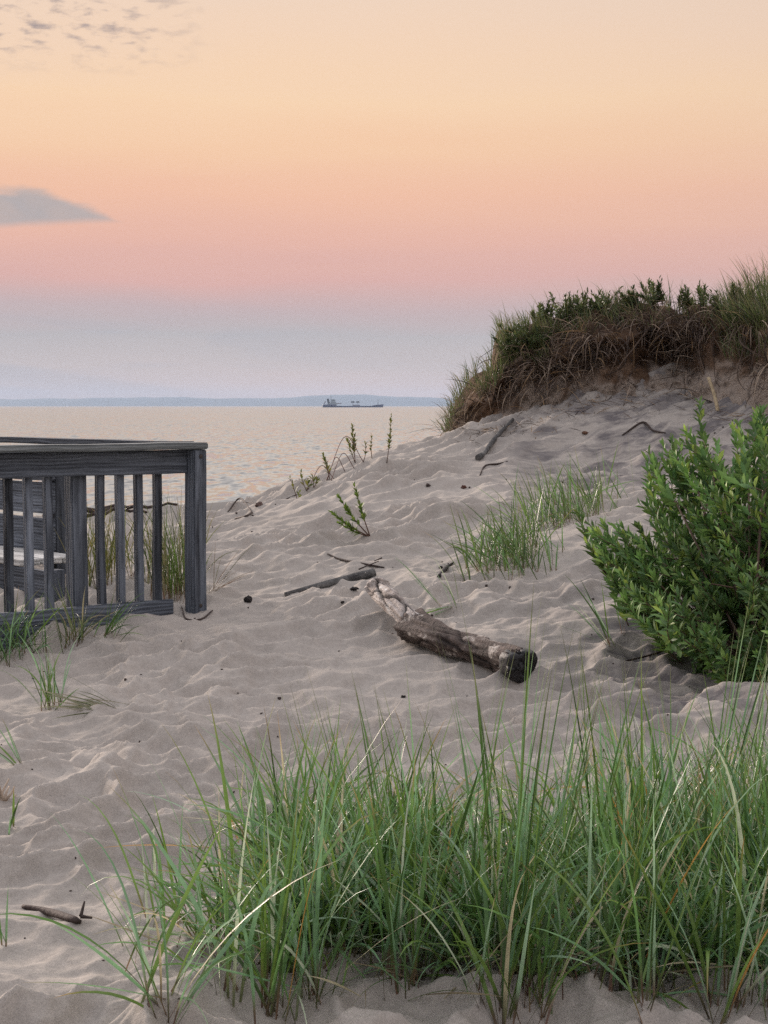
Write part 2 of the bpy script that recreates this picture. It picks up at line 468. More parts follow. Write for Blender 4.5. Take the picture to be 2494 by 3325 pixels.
def make_hills():
    D = 18000.0
    px = np.linspace(-900, 3600, 260)
    hp = np.interp(px, [-900, 0, 150, 300, 450, 600, 720, 860, 980, 1080, 1190, 1260, 1380, 1480, 1900, 3600],
                   [22, 26, 29, 31, 34, 33, 29, 31, 35, 41, 41, 37, 31, 27, 24, 22]) - 4
    hp = hp + 4.5 * fbm(px * .012, px * 0, 5, 4)
    mb = MB(); rows = []
    for k, (dy, h) in enumerate([(-900, -.05), (-500, .45), (-250, .8), (0, 1.0), (600, .75), (1500, -.1)]):
        x = (px - CX) / F * D
        z = WATER + hp / F * D * h * (1 + .12 * fbm(px * .02 + k * 9, px * 0 + k, 8, 3) * (0 if h == 1 else 1))
        rows.append(np.stack([x, np.full_like(x, D + dy), z], -1))
    v = np.concatenate(rows); n = len(px)
    i = np.arange(5)[:, None] * n + np.arange(n - 1)[None]
    mb.add(v, np.stack([i, i + 1, i + n + 1, i + n], -1).reshape(-1, 4))
    tag(mb.build('hills', plain_mat('haze_tinted_woodland', (.045, .075, .085), .95, .3, .002)), kind='structure')  # woodland base colour with some blue of the distant haze put in
make_hills()

# ------------------------------------------------------------------ dune bank
TOPP = [(1436, 1440), (1459, 1385), (1486, 1305), (1532, 1240), (1594, 1210), (1604, 1130), (1618, 1095), (1683, 1066), (1809, 1030),
        (1895, 1018), (2046, 1000), (2125, 1000), (2191, 1018), (2300, 1010), (2389, 1000), (2455, 975), (2494, 960), (2800, 900), (3300, 880)]
NC, NR = 420, 96
bank_px = np.linspace(1438, 3250, NC)
def make_bank():
    f = np.array(FOOT); t = np.array(TOPP)
    fp, fd = np.interp(bank_px, f[:, 0], f[:, 1]), np.interp(bank_px, f[:, 0], f[:, 2])
    tp = np.interp(bank_px, t[:, 0], t[:, 1])
    V = np.empty((NR, NC, 3))
    vs = np.linspace(0, 1, NR)
    for c in range(NC):
        A = P(bank_px[c], fp[c] + 22, fd[c] - .12); C = P(bank_px[c], tp[c], fd[c] + 1.0)
        h = max(C[2] - A[2], .05)
        lip = A + np.array([C[0] - A[0], 0, 0]) * .5 + np.array([0, .32 + .0 * h, h * .80])
        back = C + np.array([.3, 2.2, -.5]); back2 = C + np.array([.5, 5, -1.6])
        mid = A * .5 + lip * .5 + np.array([0, .12, 0])
        path = smooth_path([A, mid, lip, C, back, back2], NR)
        V[:, c] = path
    u = (bank_px / 110.0)[None] * np.ones((NR, 1)); v = vs[:, None] * 14 + 0 * u
    face = np.exp(-((vs - .27) / .22) ** 2)[:, None]
    d = face * (.34 * fbm(u * .55, v * .35, 61, 3) + .14 * fbm(u * 1.7, v * .8, 62, 3)) + .06 * fbm(u * 4, v * 2, 63, 3)
    taper = np.clip((bank_px - 1438) / 160, .15, 1)[None]
    V[..., 1] -= d * taper * 1.3
    V[..., 2] += taper * .10 * fbm(u * 2.2, v * .9, 64, 3) * np.where(vs[:, None] > .35, 1, .4)
    return V
BANK = make_bank()
i = np.arange(NR - 1)[:, None] * NC + np.arange(NC - 1)[None]
_v = np.linspace(0, 1, NR)[:, None]; _u = bank_px[None] / 90
_m = sstep(.17, .06, _v - .20 * fbm(_u * .8, _v * 6, 71, 3) - .10 * fbm(_u * 3, _v * 9, 72, 2)); _m = np.maximum(_m, .55 * sstep(.38, .5, fbm(_u * .7 + 5, _v * 3, 73, 3)))
mb = MB(); mb.add(BANK.reshape(-1, 3), np.stack([i, i + 1, i + NC + 1, i + NC], -1).reshape(-1, 4), None, np.repeat(_m.reshape(-1, 1), 3, 1))
tag(mb.build('dune', dune_mat()), kind='structure')
def bank_at(px, v):
    c = np.clip(np.searchsorted(bank_px, px), 1, NC - 1); r = np.clip((np.asarray(v) * (NR - 1)).astype(int), 0, NR - 1)
    return BANK[r, c]

def pick(pal, n, w=None, jit=.18):
    pal = np.array(pal, float); k = rng.choice(len(pal), n, p=w)
    return np.clip(pal[k] * rng.uniform(1 - jit, 1 + jit, (n, 1)), 0, 1)

G_FORE = [(.13, .22, .045), (.125, .245, .075), (.17, .31, .155), (.27, .40, .25), (.055, .11, .028), (.44, .50, .36), (.45, .25, .07), (.50, .44, .28)]
W_FORE = [.24, .23, .19, .12, .13, .06, .006, .024]
G_DUNE = [(.085, .13, .035), (.12, .165, .05), (.16, .18, .07), (.25, .22, .12), (.05, .08, .03)]
DRY = [(.11, .082, .066), (.21, .16, .125), (.34, .27, .205), (.06, .045, .04), (.27, .18, .10)]

# roots and dead grass hanging over the bank face
mb = MB()
n = 7200
px = np.r_[rng.uniform(1442, 2530, 6600), rng.uniform(2530, 3000, 600)]
vv = np.clip(rng.normal(.30, .13, n), .04, .6)
b = bank_at(px, vv) + np.c_[np.zeros(n), np.full(n, -.02), np.zeros(n)]
ok = rng.random(n) < np.clip(.5 + 2.6 * vnoise(px / 75, vv * 5, 77), .04, 1)
b, px, vv = b[ok], px[ok], vv[ok]; n = len(b)
blades(mb, b, rng.normal(-math.pi / 2, 1.25, n), rng.uniform(.6, 2.0, n), rng.uniform(.2, 1.9, n), rng.gamma(2.2, .085, n) + .05, rng.uniform(.003, .009, n),
       pick(DRY, n, [.26, .28, .16, .2, .1]), nseg=6, pw=.7)
for q in range(46):   # woody roots
    px_ = rng.uniform(1470, 2500); a_ = bank_at(px_, rng.uniform(.3, .45)); e_ = bank_at(px_ + rng.normal(0, 60), rng.uniform(.1, .3))
    m_ = (a_ + e_) / 2 + np.array([rng.normal(0, .06), -rng.uniform(.03, .14), rng.normal(0, .05)])
    tube(mb, smooth_path([a_, m_, e_ + [rng.normal(0, .05), -.03, 0], e_ + [rng.normal(0, .12), -.05, -rng.uniform(.02, .2)]], 14), np.linspace(rng.uniform(.004, .011), .002, 14), 6, rng.choice([.5, .8, 1.2]) * np.array([.12, .088, .07]), bump=.4, seed=q)
_fp = np.array(FOOT)
for q in range(420):
    px_ = rng.uniform(1460, 2480); py_ = np.interp(px_, _fp[:, 0], _fp[:, 1]) + 12 + abs(rng.normal(0, 55)); d_ = np.interp(px_, _fp[:, 0], _fp[:, 2])
    p_ = P(px_, py_, d_ - (py_ - 1250) * .004); p_[2] = gz(p_[0], p_[1])[0] + .004
    blades(mb, p_[None], rng.uniform(0, 6.28, 1), rng.uniform(1.1, 1.55, 1), rng.uniform(-.1, .4, 1), rng.uniform(.05, .22, 1), .006, pick(DRY, 1), nseg=4)
tag(mb.build('dead_grass_roots', M_DRY), 'tangle of dead grass and roots hanging over the eroded dune face', 'dead grass', kind='stuff')

# green grass on the bank top
mb = MB()
def top_grass(px0, px1, n, v0, v1, l0, l1, pal, w=None, lean=.5, azm=math.pi):
    px = rng.uniform(px0, px1, n); vv = rng.uniform(v0, v1, n); b = bank_at(px, vv)
    ok = (vnoise(px / 26, vv * 6, 91) > -.28); b = b[ok]; m = len(b)
    blades(mb, b - np.array([0, 0, .02]), rng.normal(azm, 1.1, m), np.abs(rng.normal(.25, .25, m)), rng.uniform(.2, 1.1, m) * lean * 1.6,
           rng.uniform(l0, l1, m), rng.uniform(.004, .0075, m), pick(pal, m, w), pick(DRY, m), pick(DRY + pal[:2], m) * 1.2, nseg=6)
top_grass(1445, 1640, 700, .30, .62, .12, .3, G_DUNE)
top_grass(1600, 2130, 1200, .36, .58, .08, .24, G_DUNE)
top_grass(1600, 1780, 700, .25, .45, .14, .32, G_DUNE)
top_grass(2150, 2350, 160, .40, .62, .08, .22, G_DUNE); top_grass(2350, 2800, 1100, .34, .62, .15, .34, G_DUNE)
top_grass(2330, 2500, 600, .22, .5, .2, .38, G_DUNE, None, .5, math.pi * .8)
top_grass(2420, 2640, 260, .45, .62, .25, .5, G_DUNE, None, .35)
top_grass(1600, 2500, 150, .42, .55, .25, .42, G_DUNE, None, .55)
tag(mb.build('dune_grass', M_GRASS), 'windblown green grass covering the top of the dune', 'grass', kind='stuff')

# ------------------------------------------------------------------ leafy shoots
def shoot(mbs, mbl, base, tip, nleaf, ll, lw, col, bow=.15, r=.003, start=.25, stemcol=(.10, .06, .045), seed=0, spread=.9):
    base, tip = np.asarray(base, float), np.asarray(tip, float)
    d = tip - base; L = np.linalg.norm(d)
    side = norm(np.cross(d, np.array([0, 0, 1.0]) + 1e-3 * rng.normal(size=3))) 
    midp = base + d * .55 + np.array([0, 0, -abs(bow) * L * .5]) + side * rng.normal(0, bow * .35) * L
    path = smooth_path([base, midp, tip], 12)
    tube(mbs, path, np.linspace(r, r * .4, 12), 5, stemcol)
    t = rng.uniform(start, 1, nleaf) if nleaf > 8 else np.linspace(start, 1, nleaf)
    t = np.sort(t); t[-1] = 1
    i = np.clip((t * 11).astype(int), 0, 10); fr = (t * 11 - i)[:, None]
    pos = path[i] * (1 - fr) + path[i + 1] * fr; tan = norm(path[i + 1] - path[i])
    phi = np.arange(nleaf) * 2.399 + rng.uniform(0, 6)
    ref = norm(np.cross(tan, np.array([.3, .5, .8]))); ref2 = np.cross(tan, ref)
    rad = ref * np.cos(phi)[:, None] + ref2 * np.sin(phi)[:, None]
    sp = (spread * (1 - .55 * t ** 3) * rng.uniform(.6, 1.2, nleaf))[:, None]
    dd = norm(tan + rad * sp + np.array([0, 0, .12]))
    size = ll * rng.uniform(.55, 1.2, nleaf) * (1 - .35 * t ** 4)
    c = np.asarray(col)[rng.integers(0, len(col), nleaf)] * rng.uniform(.8, 1.2, (nleaf, 1))
    leaves(mbl, pos, dd, tan + rad * -.2 + .05, size, size * lw, c)

L_SHRUB = np.array([(.105, .185, .05), (.14, .23, .07), (.08, .15, .05), (.18, .27, .09), (.13, .21, .11), (.22, .28, .07), (.09, .16, .06), (.12, .2, .07), (.16, .24, .08), (.10, .18, .05), (.11, .2, .08), (.17, .25, .08)])
L_SHOOT = np.array([(.11, .13, .03), (.15, .17, .035), (.08, .10, .03), (.20, .20, .05)])

# big shrub at the right
def make_shrub():
    base = hit(2440, 2130)
    root = empty('shrub', base, 'large leafy green shrub spreading over the sand on the right', 'shrub')
    ms, ml = MB(), MB()
    k = 1.503
    poly = np.array([(1392, 985), (1440, 940), (1512, 872), (1540, 930), (1590, 915), (1650, 880), (1760, 840), (1900, 900), (1950, 1300), (1800, 1520), (1659, 1475), (1565, 1425),
                     (1480, 1370), (1345, 1312), (1320, 1240), (1268, 1180), (1240, 1105), (1290, 1115), (1370, 1150), (1395, 1045), (1400, 1030)]) * k
    def inside(p):
        x, y = p; c = False; j = len(poly) - 1
        for i in range(len(poly)):
            xi, yi = poly[i]; xj, yj = poly[j]
            if (yi > y) != (yj > y) and x < (xj - xi) * (y - yi) / (yj - yi) + xi: c = not c
            j = i
        return c
    fixed = [(1395, 985), (1512, 872), (1400, 1045), (1430, 960), (1455, 1010), (1243, 1103), (1270, 1175), (1300, 1125), (1345, 1308), (1320, 1240), (1400, 1090), (1590, 915), (1480, 930),
             (1560, 1420), (1600, 1440), (1650, 885), (1330, 1190), (1365, 1160), (1440, 1340), (1500, 1375), (1640, 1462), (1420, 1130), (1300, 1215), (1360, 1280), (1400, 1325), (1530, 1400), (1285, 1150), (1345, 1140)]
    tips = [(x * k, y * k) for x, y in fixed]
    while len(tips) < 430:
        p = (rng.uniform(1840, 2920), rng.uniform(1270, 2270))
        if inside(p) and (p[0] < 2560 or rng.random() < .6): tips.append(p)
    for q, (tx, ty) in enumerate(tips):
        # tips stand over the slope: deeper at the top of the picture
        f_ = np.clip((ty - 1310) / 860, 0, 1)
        d = 8.7 * (1 - f_) + 6.9 * f_ + rng.normal(0, .22)
        tip = P(tx, ty, d)
        g = gz(tip[0], tip[1])[0]
        if tip[2] < g + .04: tip[2] = g + rng.uniform(.05, .2) if q > 28 else g + .06
        dirn = base + np.array([.15, .25, 0]) - tip; dh = np.array([dirn[0], dirn[1], 0])
        L = rng.uniform(.32, .55)
        dn = norm(dh[None])[0]
        ln_ = rng.uniform(.45, 1.0); b = tip + (dn + rng.normal(0, .25, 3) * [1, 1, 0]) * L * ln_ + np.array([0, 0, -L * rng.uniform(.35, .85)])
        gb = gz(b[0], b[1])[0]
        if b[2] < gb: b[2] = gb - .01
        shoot(ms, ml, b, tip, int(44 * L / .4), .074, .31, L_SHRUB * [1.0, 1.08, .92] * rng.uniform(.5, 1.2), bow=.18, r=.0035, start=.05, spread=.85)
        if q % 3 == 0:   # limb from the root crown to the shoot
            mid = (base + b) * .5; mid[2] = max(mid[2], gz(mid[0], mid[1])[0] + .05)
            tube(ms, smooth_path([base + rng.normal(0, .05, 3) * [1, 1, 0], mid, b], 8), np.linspace(.009, .004, 8), 5, (.085, .055, .04))
    ms.build('branch', M_STEM, root, base); ml.build('foliage', M_LEAF, root, base)
make_shrub()

# ------------------------------------------------------------------ foreground grass
def tuft(mb, c, n, l0, l1, spread=.03, wd=(.0045, .009), pal=G_FORE, w=W_FORE, leanm=.22, bendm=.9, az=None, azs=None, nseg=9, red=True, lsd=None):
    c = np.asarray(c, float)
    b = np.c_[rng.normal(c[0], spread, n), rng.normal(c[1], spread, n), np.zeros(n)]
    b[:, 2] = gz(b[:, 0], b[:, 1]) - .015
    a = rng.uniform(0, 2 * np.pi, n) if az is None else rng.normal(az, azs, n)
    ln = rng.uniform(l0, l1, n)
    dry = rng.random(n) < .06
    bend = np.abs(rng.gamma(2.0, bendm * .42, n)); lean = np.abs(rng.normal(leanm, leanm * .7 if lsd is None else lsd, n))
    bend = np.minimum(bend, 2.3)
    cA = pick(pal, n, w)
    red_c = pick([(.15, .075, .06), (.20, .12, .08), (.12, .09, .06), (.14, .15, .07)], n)
    tip = np.where(rng.random((n, 1)) < .25, pick([(.30, .24, .11), (.33, .20, .08)], n), cA * 1.05)
    blades(mb, b, a, lean, bend, ln, rng.uniform(*wd, n), cA, red_c if red else cA, tip, nseg=nseg, stem=.14, pw=rng.choice([1.3, 1.8, 2.4]))

def fg_density(px, y):      # how thickly the foreground grass stands, by picture column
    return np.interp(px, [420, 560, 700, 900, 1050, 1900, 2150, 2494, 2900], [.0, .06, .35, .8, 1, .75, .7, 1, 1])

mb = MB()
cnt = 0
while cnt < 300:
    y = rng.uniform(4.05, 5.5) if rng.random() < .75 else rng.uniform(4.05, 4.45)
    x = rng.uniform(-.75, 1.75)
    px = CX + x / y * F
    lim = np.interp(px, [400, 650, 900, 1600, 2494], [4.6, 4.95, 5.35, 5.0, 5.4])
    if px < 640 + (y - 4.25) * 330 and rng.random() < .85: continue
    if px > 2800 or y > lim or rng.random() > fg_density(px, y): continue
    if y < 4.10 + .38 * (vnoise(np.array([x * 3.1]), np.array([.5]), 19)[0] + .3) or vnoise(np.array([x * 3.4]), np.array([y * 3.4]), 23)[0] < -.2: continue
    tall = rng.random() < .22; fs = 1 - .22 * (y - 4.1)
    tuft(mb, (x, y), int(rng.integers(5, 24)), .20 * fs if not tall else .38 * fs, .49 * fs if not tall else .74 * fs, .03, wd=(.0035, .012),
         leanm=.24 if tall else .46, bendm=.55 if tall else 1.35)
    cnt += 1
for px, py, m in [(900, 3290, 14), (870, 3265, 10), (1010, 3235, 14), (1040, 3250, 10), (1290, 3170, 16), (1330, 3200, 12), (1600, 3290, 14), (1645, 3300, 12), (1735, 3280, 14), (1770, 3250, 12),
                  (1940, 3180, 12), (2110, 3270, 12), (2150, 3240, 12), (2330, 3300, 14), (2400, 3280, 12), (2490, 3300, 14), (760, 3230, 8)]:
    c = hit(px, py); tuft(mb, c[:2], m, .30, .68, .022, wd=(.005, .012), leanm=.3, bendm=.8)
# tall straight blades and flower stalks
for px, py, hgt, azr in [(1660, 3230, .98, 0), (1700, 3240, .95, .02), (1510, 3180, .86, .1), (1390, 3100, .80, -.2), (1130, 3000, .72, -.3), (1200, 2950, .74, -.3),
                         (1290, 2960, .74, -.2), (1880, 3000, .80, .3), (2060, 2960, .74, -.1), (2310, 2900, .86, .3), (2350, 2920, .84, .35), (2200, 2980, .82, -.1), (2450, 2950, .82, .1), (2290, 2860, .86, .15),
                         (900, 3000, .66, .2), (860, 3050, .62, -.1), (1600, 3050, .95, -.1), (1800, 3120, .90, .1), (1760, 3100, .86, .25), (1950, 3000, .86, -.05)]:
    c = PZ(px, py, .04)
    m = 5
    b = np.c_[rng.normal(c[0], .02, m), rng.normal(c[1], .02, m), np.zeros(m)]; b[:, 2] = gz(b[:, 0], b[:, 1]) - .01
    blades(mb, b, np.where(azr >= 0, 0, np.pi) + rng.normal(0, .5, m), np.abs(azr) * .6 + rng.uniform(0, .08, m), rng.uniform(.02, .22, m), hgt * rng.uniform(.85, 1.05, m),
           rng.uniform(.007, .010, m), pick(G_FORE[:3] + G_FORE[4:5], m), pick([(.15, .08, .06)], m), pick([(.2, .2, .1)], m), nseg=9, twist=rng.uniform(-.5, .5, m))
# litter of short and fallen blades at the base
n = 1500
y = rng.uniform(4.0, 5.6, n); x = rng.uniform(-.7, 1.6, n); pxx = CX + x / y * F
ok = (rng.random(n) < fg_density(pxx, y)); x, y = x[ok], y[ok]; n = len(x)
b = np.c_[x, y, gz(x, y) + rng.uniform(-.01, .06, n)]
blades(mb, b, rng.uniform(0, 6.28, n), rng.uniform(.6, 1.5, n), rng.uniform(0, .9, n), rng.uniform(.12, .4, n), rng.uniform(.004, .008, n),
       pick(G_FORE + [(.30, .25, .16)], n, [.15, .15, .13, .1, .09, .06, .03, .13, .16]), nseg=6)
tag(mb.build('beach_grass', M_GRASS), 'dense stand of long green beach grass filling the foreground', 'grass', kind='stuff')

# ------------------------------------------------------------------ separate grass tufts
def grass_thing(name, spots, label, group=None, pal=G_FORE, w=W_FORE, **kw):
    c0 = hit(*spots[0][:2]) if len(spots[0]) == 3 else np.array(spots[0][0])
    mbt = MB()
    for s in spots:
        if len(s) == 3: c, n = hit(s[0], s[1]), s[2]
        else: c, n = np.array(s[0]), s[1]
        tuft(mbt, c, int(n * (1.12 if 'patch on the dune slope' in label else 1)), pal=pal, w=w, **kw)
    c0 = np.array([c0[0], c0[1], gz(c0[0], c0[1])[0]])
    return tag(mbt.build(name, M_GRASS, None, c0), label, 'grass tuft', group)

GT = 'separate tufts of grass on the sand'
PI = math.pi
grass_thing('grass_tuft', [(530, 3270, 16), (560, 3285, 8)], 'broad bladed grass tuft arching over the sand at the bottom left', GT, l0=.3, l1=.62, leanm=.5, bendm=1.0, wd=(.006, .012), spread=.02)
grass_thing('grass_tuft', [(160, 2300, 16), (185, 2290, 8)], 'slender tuft with fallen straw on open sand in front of the railing', GT, l0=.2, l1=.42, leanm=.3, bendm=.6, az=PI, azs=1.2, spread=.02)
grass_thing('grass_tuft', [(390, 2300, 22)], 'flattened tuft of bleached straw beside the slender tuft', GT, pal=[(.30, .27, .20), (.2, .2, .12), (.12, .14, .06)], w=None, l0=.2, l1=.45, leanm=1.3, bendm=.25, lsd=.15, az=PI, azs=.4, spread=.03, wd=(.006, .011))
grass_thing('grass_tuft', [(60, 2480, 6)], 'sparse sprig with dry root lying near the left edge', GT, l0=.12, l1=.25, leanm=.7, bendm=.3, az=PI, azs=.4, spread=.012)
grass_thing('grass_tuft', [(30, 2130, 40), (90, 2105, 26), (-60, 2150, 30)], 'dark bushy tuft against the lowest end of the railing boards', GT, pal=G_FORE[:3] + G_FORE[4:5], w=None, l0=.18, l1=.44, spread=.05, leanm=.5)
grass_thing('grass_tuft', [(240, 2085, 40)], 'tuft in front of the intermediate railing post', GT, pal=G_DUNE, w=None, l0=.15, l1=.40, spread=.035, leanm=.4)
grass_thing('grass_tuft', [(340, 2062, 26)], 'tuft leaning right against the middle of the bottom board', GT, pal=G_FORE[:2] + G_FORE[4:5], w=None, l0=.15, l1=.34, spread=.03, leanm=.5, az=0, azs=.7)
grass_thing('grass_tuft', [(545, 1935, 44), (570, 1930, 34), (596, 1925, 30), (580, 1950, 24)], 'tall tuft behind the railing next to the corner post', GT, pal=G_DUNE + G_FORE[:1], w=None, l0=.3, l1=.72, spread=.05, leanm=.15, bendm=.5)
grass_thing('grass_tuft', [(355, 1870, 40), (305, 1870, 48), (430, 1870, 26), (480, 1890, 24), (330, 1900, 26)], 'yellow green grass seen through the gaps between balusters', GT, pal=[(.14, .16, .03), (.10, .13, .03), (.18, .16, .05)], w=None, l0=.25, l1=.6, spread=.09, leanm=.2, bendm=.5)
grass_thing('grass_tuft', [(682, 1920, 15)], 'reddish wispy tuft just right of the corner post', GT, pal=[(.16, .10, .06), (.12, .12, .05), (.2, .15, .09)], w=None, l0=.15, l1=.4, leanm=.6, az=0, azs=.6, bendm=.5, wd=(.003, .005), spread=.022)
grass_thing('grass_tuft', [(1640, 1870, 30), (1600, 1850, 26), (1580, 1870, 20), (1680, 1840, 34), (1740, 1800, 30), (1650, 1820, 32), (1620, 1800, 26), (1740, 1872, 5), (1700, 1780, 30)],
            'lower loose grass patch on the dune slope above the log', GT, pal=G_FORE[:2] + G_FORE[4:5] + G_DUNE[:2], w=None, l0=.18, l1=.5, leanm=.55, bendm=.55, az=PI * .9, azs=1.3, spread=.10, wd=(.006, .009))
grass_thing('grass_tuft', [(1820, 1700, 36), (1870, 1690, 36), (1780, 1710, 30), (1920, 1665, 24), (1960, 1650, 14), (2013, 1615, 12), (1850, 1640, 24), (1760, 1660, 20)],
            'upper fuller grass patch on the dune slope left of the shrub', GT, pal=G_FORE[:2] + G_FORE[4:5] + G_DUNE[:2], w=None, l0=.2, l1=.52, leanm=.55, bendm=.55, az=PI * .8, azs=1.2, spread=.11, wd=(.006, .009))
grass_thing('grass_tuft', [(1484, 1962, 9), (1440, 1970, 4)], 'small bent green tuft lying beside the log', GT, l0=.2, l1=.42, leanm=1.0, bendm=.5, az=PI, azs=.5, spread=.015)
grass_thing('grass_tuft', [(1984, 2092, 8)], 'thin sprig of few blades on bare sand left of the shrub', GT, l0=.25, l1=.46, leanm=.5, bendm=.25, az=PI, azs=.4, spread=.012, wd=(.006, .009))
grass_thing('grass_tuft', [(2023, 2056, 3)], 'single stalk standing between the thin sprig and the shrub', GT, l0=.35, l1=.46, leanm=.3, bendm=.2, az=PI, azs=.2, spread=.008, wd=(.006, .009))
grass_thing('grass_tuft', [(505, 2890, 2)], 'short upright dark blades on bare sand left of the foreground stand', GT, l0=.16, l1=.22, leanm=.08, bendm=.1, spread=.004, wd=(.007, .01))
grass_thing('grass_tuft', [(5, 3070, 5)], 'few thin green blades at the left edge below the dark curved stick', GT, l0=.1, l1=.2, leanm=.3, bendm=.5, spread=.012)
grass_thing('grass_tuft', [(15, 2700, 4)], 'few thin green blades at the left edge just below the pale dry root', GT, l0=.1, l1=.2, leanm=.3, bendm=.5, spread=.02)
grass_thing('grass_tuft', [(640, 3060, 9), (600, 2990, 6), (730, 3020, 10), (440, 3110, 5), (500, 3010, 6)], 'thin open tuft between the bottom left tuft and the dense stand', GT, l0=.22, l1=.52, leanm=.35, bendm=.7, spread=.03)

# ------------------------------------------------------------------ wooden railing
def box_part(name, p0, p1, w, h, mat, parent, up=(0, 0, 1), bev=.004):
    """Board from p0 to p1 along local x; w across, h along up."""
    p0, p1 = Vector([float(q) for q in p0]), Vector([float(q) for q in p1]); d = p1 - p0; L = d.length; x = d.normalized()
    z = Vector([float(q) for q in up]); z = (z - x * z.dot(x)).normalized(); y = z.cross(x)
    bm = bmesh.new(); bmesh.ops.create_cube(bm, size=1)
    for v in bm.verts: v.co = Vector((v.co.x * L, v.co.y * w, v.co.z * h))
    long_ = [e for e in bm.edges if abs((e.verts[0].co - e.verts[1].co).x) > L * .5]
    bmesh.ops.subdivide_edges(bm, edges=long_, cuts=10)
    sd = random.randint(0, 999)
    for v in bm.verts:
        t = v.co.x * 3 + sd
        v.co.y += .0025 * math.sin(t * 1.7 + sd); v.co.z += .002 * math.sin(t * 2.3 + 2 * sd)
    bmesh.ops.bevel(bm, geom=[e for e in bm.edges if e.calc_face_angle(0) > .7], offset=bev, segments=2, affect='EDGES')
    me = bpy.data.meshes.new(name); bm.to_mesh(me); bm.free(); me.materials.append(mat)
    o = link(name, me, parent, (p0 + p1) / 2)
    o.rotation_euler = Matrix((x, y, z)).transposed().to_euler()
    return o

C0 = P(642, 1700, 9.5); C0[2] = 0
C1 = P(0, 1700, 8.75); C1[2] = 0
du = norm((C1 - C0)[None])[0]; dn = np.array([-du[1], du[0], 0])        # dn: across the railing
if dn[1] > 0: dn = -dn                                                  # towards the camera
def s_of(px, off=0.0):      # distance along the railing seen at picture column px
    a = (px - CX) / F; p = C0 + dn * off
    return (a * p[1] - p[0]) / (du[0] - a * du[1])
def rp(s, z, off=0.0): return C0 + du * s + dn * off + np.array([0, 0, z])

rail = empty('wooden_railing', rp(0, .34), 'weathered grey wooden railing with vertical balusters half buried in sand', 'railing')
PW = .092
ctr = s_of(640) * 0 + .045
cpost = C0 + dn * .035 + du * .036; e1 = np.array([.70, -.71, 0])
box_part('post', cpost + [0, 0, -.3], cpost + [0, 0, 1.254], PW, PW, M_WOOD, rail, up=e1, bev=.006)
for sp, zt, of in ((s_of(245, -.068), 1.25, -.068), (s_of(-160, -.068), 1.25, -.068)):
    box_part('post', rp(sp, -.3, of), rp(sp, zt, of), PW, PW, M_WOOD, rail, up=dn, bev=.006)
box_part('cap_rail', rp(-.018, 1.274, .02), rp(2.6, 1.274, .02), .15, .038, M_CAP, rail, bev=.006)
box_part('top_rail', rp(.03, 1.186, .0), rp(2.6, 1.186, .0), .038, .134, M_WOOD, rail)
for px in (323, 386, 446, 506, 152, 88, 22, -45, -112):
    s = s_of(px, -.040); box_part('baluster', rp(s + random.uniform(-.006, .006), .25, -.040), rp(s + random.uniform(-.004, .004), 1.245, -.040), .043, .041, M_WOOD, rail, up=dn, bev=.003)
box_part('bottom_board', rp(s_of(556), .337, .0), rp(2.5, .337, .0), .036, .14, M_WOOD, rail)
box_part('bottom_board', rp(s_of(455), .192, .003), rp(2.5, .192, .003), .036, .14, M_WOOD, rail)
for z_, s_ in ((1.215, .004), (.365, -.004)):
    bt = MB(); q_ = cpost + e1 * .046 + np.array([s_, 0, z_]); tube(bt, np.array([q_ - e1 * .01, q_ + e1 * .004, q_ + e1 * .008]), [.012, .012, .007], 8, (.05, .04, .035))
    bt.build('bolt', M_STEM, rail, q_)
# return side of the railing, seen above the near cap
dr = norm(np.array([[-.66, .75, 0]]))[0]
q0 = rp(.03, 1.276, -.06)
box_part('cap_rail', q0 + dr * .02, q0 + dr * 4.2, .14, .038, M_WOOD, rail, bev=.006)

bq = lambda t, z, off=0.0: C0 + dr * t + np.array([dr[1], -dr[0], 0]) * (-off) + np.array([0, 0, z])
# off > 0 puts things on the camera side of the return line
sgn = 1 if (np.array([dr[1], -dr[0], 0]) * -1)[1] < 0 else -1
bqs = lambda t, z, off=0.0: bq(t, z, off * sgn)
bench = empty('bench', bqs(2.4, .2), 'dark wooden bench with plank backrest behind the railing', 'bench')
T0 = 1.55
box_part('post', bqs(T0, -.1), bqs(T0, 1.255), .09, .09, M_WOOD, bench, up=dr)
box_part('post', bqs(T0 + 1.7, -.1), bqs(T0 + 1.7, 1.255), .09, .09, M_WOOD, bench, up=dr)
for zc, hh in ((1.115, .185), (.91, .20), (.655, .25)):
    box_part('backrest', bqs(T0 - .05, zc, .066), bqs(T0 + 2.4, zc, .066), .036, hh, M_WOOD, bench)
def t_of(px, off):
    ts = np.linspace(-1, 4, 4001); q = np.array([bqs(t, 0, off) for t in ts[::40]]); ps = CX + q[:, 0] / q[:, 1] * F
    return float(np.interp(px, ps[::-1], ts[::40][::-1]))
TS, TA = t_of(150, .35), t_of(168, .52)
for k in range(3):
    box_part('seat', bqs(TS, .555, .17 + k * .15), bqs(T0 + 2.4, .555, .17 + k * .15), .14, .038, M_SEAT, bench)
box_part('apron', bqs(TA, .40, .52), bqs(T0 + 2.4, .40, .52), .036, .26, M_WOOD, bench)
box_part('leg', bqs(TA + .06, .0, .47), bqs(TA + .06, .535, .47), .085, .085, M_WOOD, bench, up=dr)

